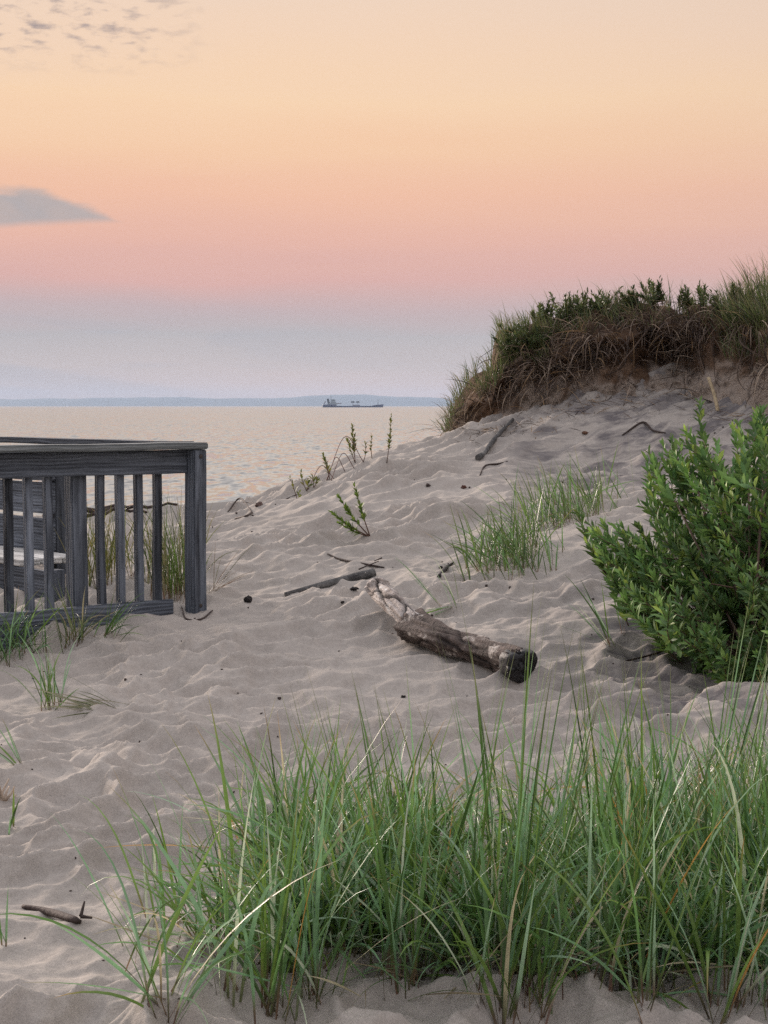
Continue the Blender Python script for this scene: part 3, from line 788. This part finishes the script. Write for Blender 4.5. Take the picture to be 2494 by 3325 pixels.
# ------------------------------------------------------------------ driftwood
def make_log():
    a = hit(1690, 2225); a = gpt(a[0] + .0, a[1] + .06); b = hit(1322, 2078); c = hit(1236, 1985)
    r = .071
    pts = np.array([a + [0, 0, r * .95], a * .68 + b * .32 + np.array([.018, .03, r * .85]), a * .36 + b * .64 + np.array([-.02, -.02, r * 1.02]), b + [0, 0, r * 1.15]])
    near = smooth_path(pts, 60)
    root = empty('driftwood_log', (a + b) / 2, 'thick driftwood log with charred end and bleached far end lying on sand', 'log')
    org = near[30]
    mbk = MB(); rr = r * np.interp(np.linspace(0, 1, 60), [0, .1, .5, .85, .95, 1], [1.04, 1.0, .93, 1.06, 1.22, .85])
    tube(mbk, near, rr, 72, bump=.42, seed=4, grooves=[(k * .9 + .2, .14, .10, .5, .04 + .1 * (k % 3), .98 - .12 * (k % 4)) for k in range(7)])
    mbk.build('trunk', log_mat('log_bark', (.016, .012, .011), (.15, .115, .10), (.46, .41, .37), .575), root, org)
    # bleached split limb
    far = smooth_path([near[-6] + [0, 0, .01], near[-1] + (c - b) * .45 + [-.01, 0, .045], c + [0, 0, .10], c + (c - b) * .17 + [0, 0, .12]], 60)
    mbl = MB(); rr = 0.056 * np.interp(np.linspace(0, 1, 60), [0, .25, .7, .9, .97, 1], [1.05, .98, .95, 1.08, .95, .6])
    tube(mbl, far, rr, 80, bump=.36, seed=9, grooves=[(1.2, .30, .12, .45, .02, .98), (2.3, .30, .13, .5, .0, .8), (3.1, .22, .10, .5, .2, 1.0), (4.2, .25, .12, .4, .1, .9), (.2, .2, .1, .4, .2, .9), (5.3, .2, .1, .4, .1, .8)])
    mbl.build('bleached_limb', log_mat('log_bleached', (.24, .19, .165), (.58, .52, .48), (.68, .65, .62), .55), root, org)
    # charred end: blocky, checked charcoal
    bm_ = MB(); ax = norm((near[0] - near[8])[None])[0]; s1 = norm(np.cross(ax, [0, 0, 1.0])[None])[0]; s2 = np.cross(s1, ax)
    tube(bm_, smooth_path([near[3], near[0], near[0] + ax * .03, near[0] + ax * .045], 8), np.array([1.02, 1.05, 1.06, 1.06, 1.05, 1.02, .95, .80]) * r, 36, bump=.4, seed=21)
    for k in range(110):
        ph = rng.uniform(0, 6.28); q = r * math.sqrt(rng.uniform(0, 1)) * .95
        p = near[0] + s1 * math.cos(ph) * q + s2 * math.sin(ph) * q + ax * rng.uniform(.0, .045)
        e = rng.uniform(.007, .017); v = np.array([(i, j, k2) for i in (-1, 1) for j in (-1, 1) for k2 in (-1, 1)]) * e * rng.uniform(.6, 1.1, 3) * rng.uniform(.75, 1.1, (8, 1))
        M = np.stack([s1, s2, ax]); rot = np.array(Matrix.Rotation(rng.uniform(-.6, .6), 3, Vector(rng.normal(size=3))))
        bm_.add(p + (v @ rot) @ M, [(0, 1, 3, 2), (4, 6, 7, 5), (0, 4, 5, 1), (2, 3, 7, 6), (0, 2, 6, 4), (1, 5, 7, 3)])
    bm_.build('charred_end', plain_mat('charcoal', (.012, .011, .012), .6, .5, 40, .4), root, org, smooth=False)
make_log()

M_GREYWOOD = log_mat('grey_driftwood', (.04, .039, .041), (.15, .145, .14), (.27, .255, .24), .62)
M_TWIG = plain_mat('dark_twig', (.05, .036, .032), .8, .4, 60)
M_CHAR = plain_mat('charcoal_lump', (.02, .017, .017), .8, .5, 60)

def stick(name, pixpts, rads, label, cat='twig', mat=None, lift=.6, group=None, branches=(), flat=1.0, n=20, bump=.3, heights=None):
    mbx = MB(); pts = []
    for k, (px, py) in enumerate(pixpts):
        h = 0 if heights is None else heights[k]
        p = hit(px, py); p = gpt(p[0], p[1]); p[2] += rads[min(k, len(rads) - 1)] * lift + h; pts.append(p)
    path = smooth_path(pts, n)
    tube(mbx, path, np.interp(np.linspace(0, 1, n), np.linspace(0, 1, len(rads)), rads), 9, bump=bump, seed=int(rng.integers(1, 90)), flat=flat)
    for br in branches:
        bp = []
        for (px, py, h) in br:
            p = hit(px, py); p = gpt(p[0], p[1]); p[2] += h; bp.append(p)
        tube(mbx, smooth_path(bp, 10), np.linspace(rads[-1], rads[-1] * .5, 10), 6, bump=.2)
    return tag(mbx.build(name, mat or M_TWIG, None, path[0]), label, cat, group)

TG = 'twigs lying on the sand'
stick('driftwood_branch', [(925, 1937), (1060, 1905), (1150, 1884), (1212, 1868)], [.016, .027, .031, .034], 'half buried straight grey driftwood branch beyond the log', 'driftwood', M_GREYWOOD, .35, n=40)
stick('twig', [(1064, 1800), (1105, 1818), (1190, 1836), (1248, 1845)], [.004, .007, .008, .005], 'forked dark twig above the grey branch', group=TG, branches=[[(1165, 1860, .02), (1230, 1838, .03)], [(1240, 1828, .03), (1215, 1838, .03)]])
stick('twig', [(75, 2948), (150, 2970), (235, 2993), (262, 3000)], [.006, .011, .010, .006], 'dark curved stick on the sand at the lower left', group=TG, branches=[[(262, 3000, .02), (275, 2985, .05)], [(262, 3000, .02), (300, 3005, .02)]])
stick('driftwood_branch', [(1552, 1496), (1575, 1475), (1604, 1433), (1664, 1367)], [.03, .022, .022, .016], 'grey branch sticking out under the dune bank', 'driftwood', M_GREYWOOD, .8)
stick('twig', [(1558, 1545), (1575, 1515), (1620, 1508), (1648, 1500)], [.006, .008, .008, .005], 'reddish twig below the grey branch', group=TG)
stick('twig', [(2020, 1415), (2086, 1374), (2120, 1400), (2160, 1408)], [.006, .011, .009, .006], 'bent dark twig on the upper slope above the shrub', group=TG)
stick('twig', [(1470, 1830), (1448, 1850), (1425, 1876)], [.006, .014, .012], 'short black burnt stick left of the slope grass', group=TG, mat=M_CHAR)
stick('twig', [(740, 1665), (780, 1640), (820, 1668)], [.005, .008, .005], 'arched vine stem at the foot of the slope near the beach', group=TG, heights=[0, .05, 0], branches=[[(790, 1650, .05), (835, 1650, .04)]])
stick('twig', [(765, 1685), (800, 1678), (815, 1668)], [.006, .009, .008], 'short twig below the arched vine stem', group=TG)
stick('twig', [(893, 1640), (935, 1620), (965, 1607)], [.005, .007, .005], 'thin stick lying along the crest of the slope', group=TG)
stick('twig', [(1990, 2160), (2110, 2130), (2220, 2090)], [.004, .005, .004], 'long thin stem crossing the dark sand under the shrub', group=TG)
stick('twig', [(590, 1975), (605, 2012), (655, 2012), (690, 1985)], [.004, .006, .006, .004], 'looped dark twig on sand before the corner post', group=TG)
# pale stick leaning on the bank
p1 = P(2333, 1345, 14.2); p0 = P(2300, 1225, 14.3)
mbx = MB(); tube(mbx, smooth_path([p0, (p0 + p1) / 2 + [.01, 0, 0], p1], 14), np.linspace(.012, .015, 14), 8, bump=.4, seed=3)
tag(mbx.build('stick', plain_mat('pale_stick', (.42, .34, .22), .8, .3, 40), None, p1), 'pale upright stick leaning against the dune bank', 'stick')

def lump(px, py, size, label, mat, name='charcoal_lump', cat='charcoal', group='charcoal lumps on the sand', sq=.8):
    c = hit(px, py); bmx = bmesh.new(); bmesh.ops.create_icosphere(bmx, subdivisions=3, radius=1)
    sd = rng.uniform(0, 50)
    for v in bmx.verts:
        k = 1 + .7 * float(fbm(np.array([v.co.x * 1.4 + sd]), np.array([v.co.y * 1.4 + v.co.z * 1.7]), 5, 3)[0])
        v.co = Vector((v.co.x * k * size, v.co.y * k * size * .8, v.co.z * k * size * sq))
    me = bpy.data.meshes.new(name); bmx.to_mesh(me); bmx.free(); me.materials.append(mat)
    return tag(link(name, me, None, gpt(c[0], c[1], size * sq * .45)), label, cat, group)
lump(803, 1955, .022, 'black charcoal lump between the corner post and the grey branch', M_CHAR, sq=1.1)
lump(1150, 1918, .024, 'flat dark charcoal piece under the end of the grey branch', M_CHAR, sq=.5)
lump(1113, 1962, .01, 'small charcoal crumb left of the bleached log end', M_CHAR)
lump(1433, 1846, .012, 'small charcoal crumb above the burnt stick', M_CHAR)
lump(1506, 1586, .022, 'reddish brown debris lump on the middle of the slope', plain_mat('red_debris', (.09, .04, .03), .9, .4, 60), 'debris_lump', 'debris', None)
lump(1389, 1580, .018, 'brown debris lump left of the reddish one', M_TWIG, 'debris_lump', 'debris', None)
lump(842, 1643, .03, 'rounded brown stone at the foot of the slope near the beach', plain_mat('brown_stone', (.13, .09, .08), .8, .3, 30), 'stone', 'stone', None)
lump(1310, 2265, .009, 'dark chip on the sand below the log', M_CHAR)
lump(1900, 1408, .03, 'flat reddish plant debris under the dune bank', plain_mat('rust_debris', (.13, .07, .045), .9, .4, 60), 'debris_lump', 'debris', None, sq=.4)

# scattered crumbs nobody could count
mb = MB()
for k in range(260):
    y = rng.uniform(4.0, 14); x = rng.uniform(-.24, .24) * y; s = rng.uniform(.0015, .0042) * (.6 + y / 14)
    p = gpt(x, y, s * .3); v = np.array([(i, j, k2) for i in (-1, 1) for j in (-1, 1) for k2 in (-1, 1)]) * s * rng.uniform(.4, 1.6, 3)
    rot = np.array(Matrix.Rotation(rng.uniform(0, 6), 3, 'Z'))
    mb.add(p + v @ rot, [(0, 1, 3, 2), (4, 6, 7, 5), (0, 4, 5, 1), (2, 3, 7, 6), (0, 2, 6, 4), (1, 5, 7, 3)])
tag(mb.build('debris', M_TWIG, smooth=False), 'dark crumbs of bark and charcoal scattered over the sand', 'debris', kind='stuff')

# drift line on the beach behind the railing
for k, (x0, x1, yy, lb) in enumerate([(-10.0, -6.6, 52, 'long dark driftwood log on the beach seen through the balusters'), (-7.6, -5.2, 37, 'shorter driftwood log lower on the beach seen through the balusters'),
                                     (-4.8, -3.6, 24, 'crooked driftwood branch on the near beach behind the railing')]):
    xs = np.linspace(x0, x1, 12); ys = yy + np.linspace(0, 1.2, 12) + rng.normal(0, .12, 12)
    mbx = MB(); tube(mbx, np.c_[xs, ys, gz(xs, ys) + .12 + rng.normal(0, .04, 12)], [.06, .05, .03][k] * np.linspace(1, .6, 12), 9, bump=.5, seed=k)
    tag(mbx.build('driftwood_log', M_TWIG, None, (x0, yy, gz(x0, yy)[0])), lb, 'driftwood')

# ------------------------------------------------------------------ young plants on the crest
SG = 'leafy shoots along the sand crest'
M_SHOOT = M_LEAF
def crest_shoot(base, tips, label, dep=None, n=30, ll=.06, group=SG, pal=L_SHOOT, r=.004, lw=.4, start=.3):
    b = hit(*base) if dep is None else P(*base, dep)
    if dep is None: b = gpt(b[0], b[1], -.01)
    root = empty('leafy_shoot', b, label, 'plant', group); ms, ml = MB(), MB()
    for tx, ty in tips:
        t = P(tx, ty, b[1] + rng.normal(0, .06)); st = b
        shoot(ms, ml, st, t, max(6, int(n * np.linalg.norm(t - b) / .35)), ll, lw, pal, bow=.1, r=r, start=start, spread=.8)
    ms.build('stem', M_STEM, root, b); ml.build('leaves', M_LEAF, root, b)
crest_shoot((1072, 1556), [(1050, 1476), (1060, 1500)], 'leafy shoot standing alone halfway up the crest')
crest_shoot((1154, 1503), [(1143, 1384), (1128, 1427), (1152, 1415)], 'bushiest leafy shoot with two tips on the crest')
crest_shoot((1180, 1497), [(1186, 1440)], 'shortest leafy shoot right of the bushiest one', n=20)
crest_shoot((1208, 1488), [(1207, 1415)], 'slim straight leafy shoot with violet tip', n=28, ll=.042)
crest_shoot((1256, 1504), [(1270, 1350)], 'tallest thin shoot at the right end of the row', n=32, ll=.05)
crest_shoot((996, 1592), [(978, 1537), (1000, 1560)], 'small leafy shoot low on the crest', n=16)
crest_shoot((1018, 1580), [(1013, 1540), (1030, 1555)], 'small leafy shoot beside the low one', n=18)
crest_shoot((965, 1618), [(943, 1555), (972, 1600)], 'nearly bare shoot lowest on the crest', n=7)
crest_shoot((1202, 1740), [(1151, 1577), (1099, 1612), (1077, 1664), (1105, 1700)], 'bright green branching sprout leaning left in the middle of the slope', n=44, ll=.055, pal=L_SHOOT * [.8, 1.15, .9], r=.005, start=.25)
b0 = [hit(1020, 1578), hit(1156, 1506)]
mbx = MB()
for (bx, hs, tx) in [((1000, 1590), .16, (1085, 1556)), ((1075, 1560), .18, (1150, 1520)), ((1060, 1560), .30, (1180, 1500)), ((1120, 1530), .16, (1062, 1560))]:
    a, c = hit(*bx), hit(*tx); m_ = (a + c) / 2 + [0, 0, hs]
    tube(mbx, smooth_path([a, m_, c], 14), .0035, 5, (.16, .10, .09))
tag(mbx.build('vine', M_STEM, None, b0[0]), 'bare arching vine stems between the shoots on the crest', 'vine')

# leafy plants on the dune top
PG = 'leafy plants on the dune top'
L_DARK = np.array([(.06, .085, .03), (.08, .11, .035), (.045, .065, .025), (.11, .12, .04)])
tops = [(1650, 1100, 'leafy plant at the left corner of the dune top'), (1770, 985, 'pale tipped plant on the left part of the dune top'), (1835, 1000, 'dense dark leafy plant left of centre on the dune top'),
        (1885, 945, 'taller plant with flower head on the dune top'), (1958, 950, 'plant with reddish tips near the middle of the dune top'), (2050, 950, 'broad leafy plant right of the middle of the dune top'),
        (2120, 945, 'leafy plant with many upright tips on the dune top'), (2215, 925, 'dark leafy plant left of the tallest pair on the dune top'), (2258, 915, 'tallest dark leafy plant standing against the pink sky'),
        (2330, 945, 'loose leafy plant right of the tallest one'), (2390, 975, 'low leafy plant beside the tall grass on the dune'), (1715, 1175, 'green leafy plant hanging on the shaded face of the dune')]
for k, (tx, ty, lb) in enumerate(tops):
    vv = .5 if k not in (0, 11) else .34
    b = bank_at(tx, vv).copy(); root = empty('leafy_plant', b, lb, 'plant', PG); ms, ml = MB(), MB()
    d = b[1]
    for j in range(11 if k < 7 else (6 if k < 11 else 26)):
        t = P(tx + rng.normal(0, 24 if k < 11 else 48), ty + (abs(rng.normal(0, 30)) if k < 11 else rng.normal(0, 40)), d + rng.normal(0, .15))
        if t[2] < b[2] + .1: t[2] = b[2] + rng.uniform(.1, .25)
        shoot(ms, ml, b + rng.normal(0, .05, 3) * [1, 1, 0], t, 36, .065, .32, L_DARK * rng.uniform(.8, 1.3), bow=.08, r=.004, start=.15, spread=.9)
    ms.build('stem', M_STEM, root, b); ml.build('leaves', M_LEAF, root, b)

# dry pale root at the left edge
c = hit(12, 2600); mbx = MB()
for k in range(9):
    e = c + np.array([rng.normal(0, .035), rng.normal(0, .03), rng.uniform(.01, .08)])
    tube(mbx, smooth_path([c, (c + e) / 2 + rng.normal(0, .012, 3), e], 8), np.linspace(.007, .003, 8), 6, (.42, .34, .27))
tag(mbx.build('dry_root', M_DRY, None, c), 'pale dry root clump on the sand at the left edge', 'root')

# ------------------------------------------------------------------ cargo ship
def make_ship():
    D = 4000.0; sc = D / F               # metres per source pixel
    x0 = (1048 - CX) * sc; L = 198 * sc
    root = empty('cargo_ship', (x0, D, WATER), 'dark blue cargo ship far out on the water with its bridge at the stern', 'ship')
    blue = plain_mat('ship_hull', (.006, .014, .07), .5, .1, .2); grey = plain_mat('ship_house', (.24, .29, .32), .5, .1, .2)
    red = plain_mat('ship_funnel', (.10, .06, .08), .5, .1, .2); dk = plain_mat('ship_gear', (.012, .018, .03), .5, .1, .2); lilac = plain_mat('ship_cover', (.20, .21, .27), .5, .1, .2)
    H = sc / 5.53                          # metres per zoom pixel
    X = lambda zx: (zx - 268) * H
    Z = lambda zz: (388 - zz) * H
    def poly(name, pts, half, mat, yc=0.0, parent=root):
        n = len(pts); mbp = bmesh.new()
        a = [mbp.verts.new((x, yc - half, z)) for x, z in pts]; b = [mbp.verts.new((x, yc + half, z)) for x, z in pts]
        mbp.faces.new(a); mbp.faces.new(b[::-1])
        for i in range(n): mbp.faces.new((a[i], b[i], b[(i + 1) % n], a[(i + 1) % n]))
        bmesh.ops.recalc_face_normals(mbp, faces=mbp.faces)
        me = bpy.data.meshes.new(name); mbp.to_mesh(me); mbp.free(); me.materials.append(mat)
        o = bpy.data.objects.new(name, me); COL.objects.link(o); o.parent = parent; return o
    # lofted hull
    st = [(268, 340, .55), (276, 338, .85), (300, 338, 1), (500, 338, 1), (535, 362, 1), (700, 362, 1), (950, 362, 1), (1150, 362, 1), (1170, 352, .95), (1240, 343, .8), (1310, 338, .5), (1365, 332, .05)]
    mbh = MB(); W = 11.0; rows = []
    for zx, zt, wf in st:
        bx = zx if zx < 1300 else 1300 + (zx - 1300) * .62
        rows.append([(X(bx), -W * wf * .7, -2.5), (X(zx), -W * wf, Z(zt)), (X(zx), W * wf, Z(zt)), (X(bx), W * wf * .7, -2.5)])
    v = np.array(rows).reshape(-1, 3); q = []
    for i in range(len(st) - 1):
        for j in range(4): q.append((i * 4 + j, i * 4 + (j + 1) % 4, i * 4 + 4 + (j + 1) % 4, i * 4 + 4 + j))
    q += [(3, 2, 1, 0), tuple(len(v) - 4 + k for k in range(4))]
    mbh.add(v, q); o = mbh.build('hull', blue, None, smooth=False); o.parent = root; o.location = (0, 0, 0)
    poly('deck_house', [(X(345), Z(338)), (X(415), Z(300)), (X(508), Z(300)), (X(540), Z(338))], 8, grey)
    br = poly('bridge', [(X(418), Z(300)), (X(424), Z(246)), (X(494), Z(246)), (X(500), Z(300))], 8.6, grey)
    poly('window', [(X(436), Z(264)), (X(436), Z(254)), (X(490), Z(254)), (X(490), Z(264))], 8.9, dk, parent=br)
    poly('funnel', [(X(360), Z(320)), (X(344), Z(240)), (X(366), Z(230)), (X(385), Z(240)), (X(400), Z(320))], 3, dk)
    poly('mast', [(X(412), Z(300)), (X(414), Z(176)), (X(422), Z(176)), (X(426), Z(300))], .8, grey)
    poly('lifeboat', [(X(290), Z(322)), (X(318), Z(278)), (X(330), Z(284)), (X(306), Z(326))], 1.6, red, -6)
    poly('crane_boom', [(X(505), Z(326)), (X(505), Z(314)), (X(605), Z(312)), (X(608), Z(324))], 1.0, red)
    poly('hatch_cover', [(X(805), Z(362)), (X(808), Z(342)), (X(940), Z(342)), (X(942), Z(362))], 7, lilac)
    for a in (772, 862):
        g = poly('excavator', [(X(a), Z(308)), (X(a + 12), Z(280)), (X(a + 62), Z(278)), (X(a + 68), Z(306)), (X(a + 30), Z(302))], 3, dk)
        poly('support', [(X(a + 36), Z(343)), (X(a + 36), Z(303)), (X(a + 42), Z(303)), (X(a + 42), Z(343))], 1, lilac, parent=g)
    poly('foremast', [(X(1254), Z(344)), (X(1258), Z(246)), (X(1264), Z(246)), (X(1268), Z(344))], .7, grey)
make_ship()

# ------------------------------------------------------------------ air, sky, light, camera
hz = bpy.data.meshes.new('haze'); bmx = bmesh.new(); bmesh.ops.create_cube(bmx, size=1)
for v in bmx.verts: v.co = Vector((v.co.x * 36000, v.co.y * 21000 + 9800, v.co.z * 186 + 83))
bmx.to_mesh(hz); bmx.free()
hm = bpy.data.materials.new('air'); hm.use_nodes = True; hm.node_tree.nodes.clear()
vo = hm.node_tree.nodes.new('ShaderNodeVolumePrincipled'); ho = hm.node_tree.nodes.new('ShaderNodeOutputMaterial')
vo.inputs['Color'].default_value = (.60, .74, .95, 1); vo.inputs['Density'].default_value = 5.5e-5; vo.inputs['Anisotropy'].default_value = 0.0
hm.node_tree.links.new(vo.outputs[0], ho.inputs['Volume']); hz.materials.append(hm)
tag(link('haze', hz), kind='stuff')

W = bpy.data.worlds.new('World'); S.world = W; W.use_nodes = True
nt = W.node_tree; nt.nodes.clear()
N = lambda t, **k: (lambda nd: ([setattr(nd, a, b) for a, b in k.items()], nd)[1])(nt.nodes.new(t))
def lk(a, b): nt.links.new(a, b)
def math_(op, a, b=None, c=None):
    nd = N('ShaderNodeMath', operation=op)
    for k, s in enumerate((a, b, c)):
        if s is None: continue
        if isinstance(s, bpy.types.NodeSocket): lk(s, nd.inputs[k])
        else: nd.inputs[k].default_value = s
    return nd.outputs[0]
def mrange(s, a, b, c=0.0, d=1.0):
    nd = N('ShaderNodeMapRange', interpolation_type='SMOOTHSTEP'); lk(s, nd.inputs[0])
    for k, q in zip((1, 2, 3, 4), (a, b, c, d)): nd.inputs[k].default_value = q
    return nd.outputs[0]
def wmix(f, a, b):
    nd = N('ShaderNodeMix', data_type='RGBA')
    for k, s in ((0, f), (6, a), (7, b)):
        if isinstance(s, bpy.types.NodeSocket): lk(s, nd.inputs[k])
        elif np.isscalar(s): nd.inputs[k].default_value = s
        else: nd.inputs[k].default_value = (*s, 1)
    return nd.outputs[2]
def wnoise(vec, sc, det=4, dist=0):
    nd = N('ShaderNodeTexNoise'); nd.inputs['Scale'].default_value = sc; nd.inputs['Detail'].default_value = det; nd.inputs['Distortion'].default_value = dist
    lk(vec, nd.inputs['Vector']); return nd.outputs['Fac']
tc = N('ShaderNodeTexCoord'); sp = N('ShaderNodeSeparateXYZ'); lk(tc.outputs['Generated'], sp.inputs[0])
el = sp.outputs[2]; az = math_('ARCTAN2', sp.outputs[0], sp.outputs[1])
cb = N('ShaderNodeCombineXYZ'); lk(math_('MULTIPLY', az, 3.0), cb.inputs[0]); lk(math_('MULTIPLY', el, 26.0), cb.inputs[1])
n1 = wnoise(cb.outputs[0], 1.0, 4, .4)
elw = math_('ADD', el, math_('MULTIPLY', math_('SUBTRACT', n1, .5), .034))
def sky_ramp(stops):
    r = N('ShaderNodeValToRGB'); lk(math_('DIVIDE', math_('MAXIMUM', elw, 0.0), .6), r.inputs[0]); e = r.color_ramp.elements
    while len(e) < len(stops): e.new(.5)
    for k, (p, c) in enumerate(stops): e[k].position = p / .6; e[k].color = (*lin(*c), 1)
    return r.outputs[0]
front = sky_ramp([(0, (226, 194, 182)), (.022, (202, 188, 184)), (.042, (187, 181, 182)), (.058, (198, 176, 176)), (.075, (222, 175, 166)), (.098, (233, 182, 164)), (.125, (243, 192, 163)),
                  (.152, (247, 204, 168)), (.178, (249, 213, 177)), (.21, (244, 213, 186)), (.245, (239, 213, 192)), (.36, (222, 214, 206)), (.6, (212, 209, 208))])
back = sky_ramp([(0, (165, 165, 172)), (.1, (180, 178, 182)), (.25, (180, 180, 186)), (.6, (196, 196, 200))])
dt = math_('ADD', math_('MULTIPLY', sp.outputs[0], -.42), math_('MULTIPLY', sp.outputs[1], .9))
col = wmix(mrange(dt, -.5, .75), back, front)
# duller towards the right of the view
col = wmix(math_('MULTIPLY', mrange(az, -.05, .5), .35), col, lin(205, 180, 165))
# grey wedge of cloud low at the left, small puffs above
ca = N('ShaderNodeCombineXYZ'); lk(math_('MULTIPLY', az, 22.0), ca.inputs[0]); lk(math_('MULTIPLY', el, 60.0), ca.inputs[1])
n2 = wnoise(ca.outputs[0], 1.2, 6, .6)
hgt = math_('MULTIPLY', mrange(az, -.140, -.214), .0245)
dd = math_('SUBTRACT', el, math_('SUBTRACT', .1066, math_('MULTIPLY', mrange(az, -.14, -.25), .0056)))
nz = math_('MULTIPLY', math_('SUBTRACT', n2, .5), .012)
cl = math_('MINIMUM', math_('ADD', dd, math_('MULTIPLY', nz, .35)), math_('SUBTRACT', math_('ADD', hgt, nz), dd))
wedge = math_('MULTIPLY', math_('MULTIPLY', mrange(cl, -.0006, .0055), mrange(az, -.136, -.166)), .85)
col = wmix(wedge, col, wmix(n2, lin(152, 164, 174), lin(194, 176, 168)))
n3 = wnoise(ca.outputs[0], 3.0, 7, .15)
puff = math_('MULTIPLY', mrange(n3, .47, .72), math_('MULTIPLY', mrange(el, .185, .215), mrange(az, -.09, -.17)))
col = wmix(puff, col, lin(172, 156, 152))
n4 = wnoise(cb.outputs[0], 1.9, 5, .8)
col = wmix(math_('MULTIPLY', math_('MULTIPLY', mrange(n4, .46, .62), mrange(el, .062, .035)), math_('MULTIPLY', mrange(az, .05, -.2), .32)), col, lin(166, 171, 183))
bg1 = N('ShaderNodeBackground'); lk(col, bg1.inputs[0]); lk(math_('ADD', math_('MULTIPLY', math_('MULTIPLY', mrange(el, .235, .34), mrange(dt, -.7, .85)), 1.1), math_('ADD', 1.0, math_('MULTIPLY', math_('MULTIPLY', mrange(dt, .1, -.5), mrange(sp.outputs[0], -.5, .7)), 1.1))), bg1.inputs[1])
SUN_EL, SUN_AZ = R(15), R(-36)       # azimuth from +Y, negative to the left
sky = N('ShaderNodeTexSky', sky_type='NISHITA'); sky.sun_disc = False; sky.sun_elevation = SUN_EL; sky.sun_rotation = SUN_AZ
bg2 = N('ShaderNodeBackground'); lk(sky.outputs[0], bg2.inputs[0]); bg2.inputs[1].default_value = .12
mx = N('ShaderNodeAddShader'); lk(bg1.outputs[0], mx.inputs[0]); lk(bg2.outputs[0], mx.inputs[1]); lk(math_('MULTIPLY', mrange(el, .3, .7), .12), bg2.inputs[1])
wo = N('ShaderNodeOutputWorld'); lk(mx.outputs[0], wo.inputs[0])

sl = bpy.data.lights.new('sun', 'SUN'); sl.energy = 5.0; sl.angle = R(14); sl.color = (1, .84, .73)
so = bpy.data.objects.new('sun', sl); COL.objects.link(so)
sd = Vector((math.sin(SUN_AZ) * math.cos(SUN_EL), math.cos(SUN_AZ) * math.cos(SUN_EL), math.sin(SUN_EL)))
so.rotation_euler = sd.to_track_quat('Z', 'Y').to_euler(); so.location = (-20, 10, 20)

cam = bpy.data.cameras.new('camera'); co = bpy.data.objects.new('camera', cam); COL.objects.link(co); S.camera = co
co.location = (0, 0, EYE); co.rotation_euler = (R(90) - PITCH, 0, 0)
cam.sensor_fit = 'VERTICAL'; cam.sensor_height = 24; cam.sensor_width = 24; cam.lens = 24 * F / 3325
cam.clip_start = .05; cam.clip_end = 80000

S.view_settings.view_transform = 'Standard'; S.view_settings.look = 'None'; S.view_settings.exposure = 0; S.view_settings.gamma = 1
S.render.engine = 'CYCLES'
S.cycles.use_denoising = False; S.cycles.sample_clamp_indirect = 3; S.cycles.sample_clamp_direct = 12; S.cycles.max_bounces = 6; S.cycles.diffuse_bounces = 3; S.cycles.glossy_bounces = 2; S.cycles.volume_bounces = 0
S.cycles.transparent_max_bounces = 4; S.cycles.use_adaptive_sampling = True; S.cycles.adaptive_threshold = .005
S.cycles.caustics_reflective = False; S.cycles.caustics_refractive = False
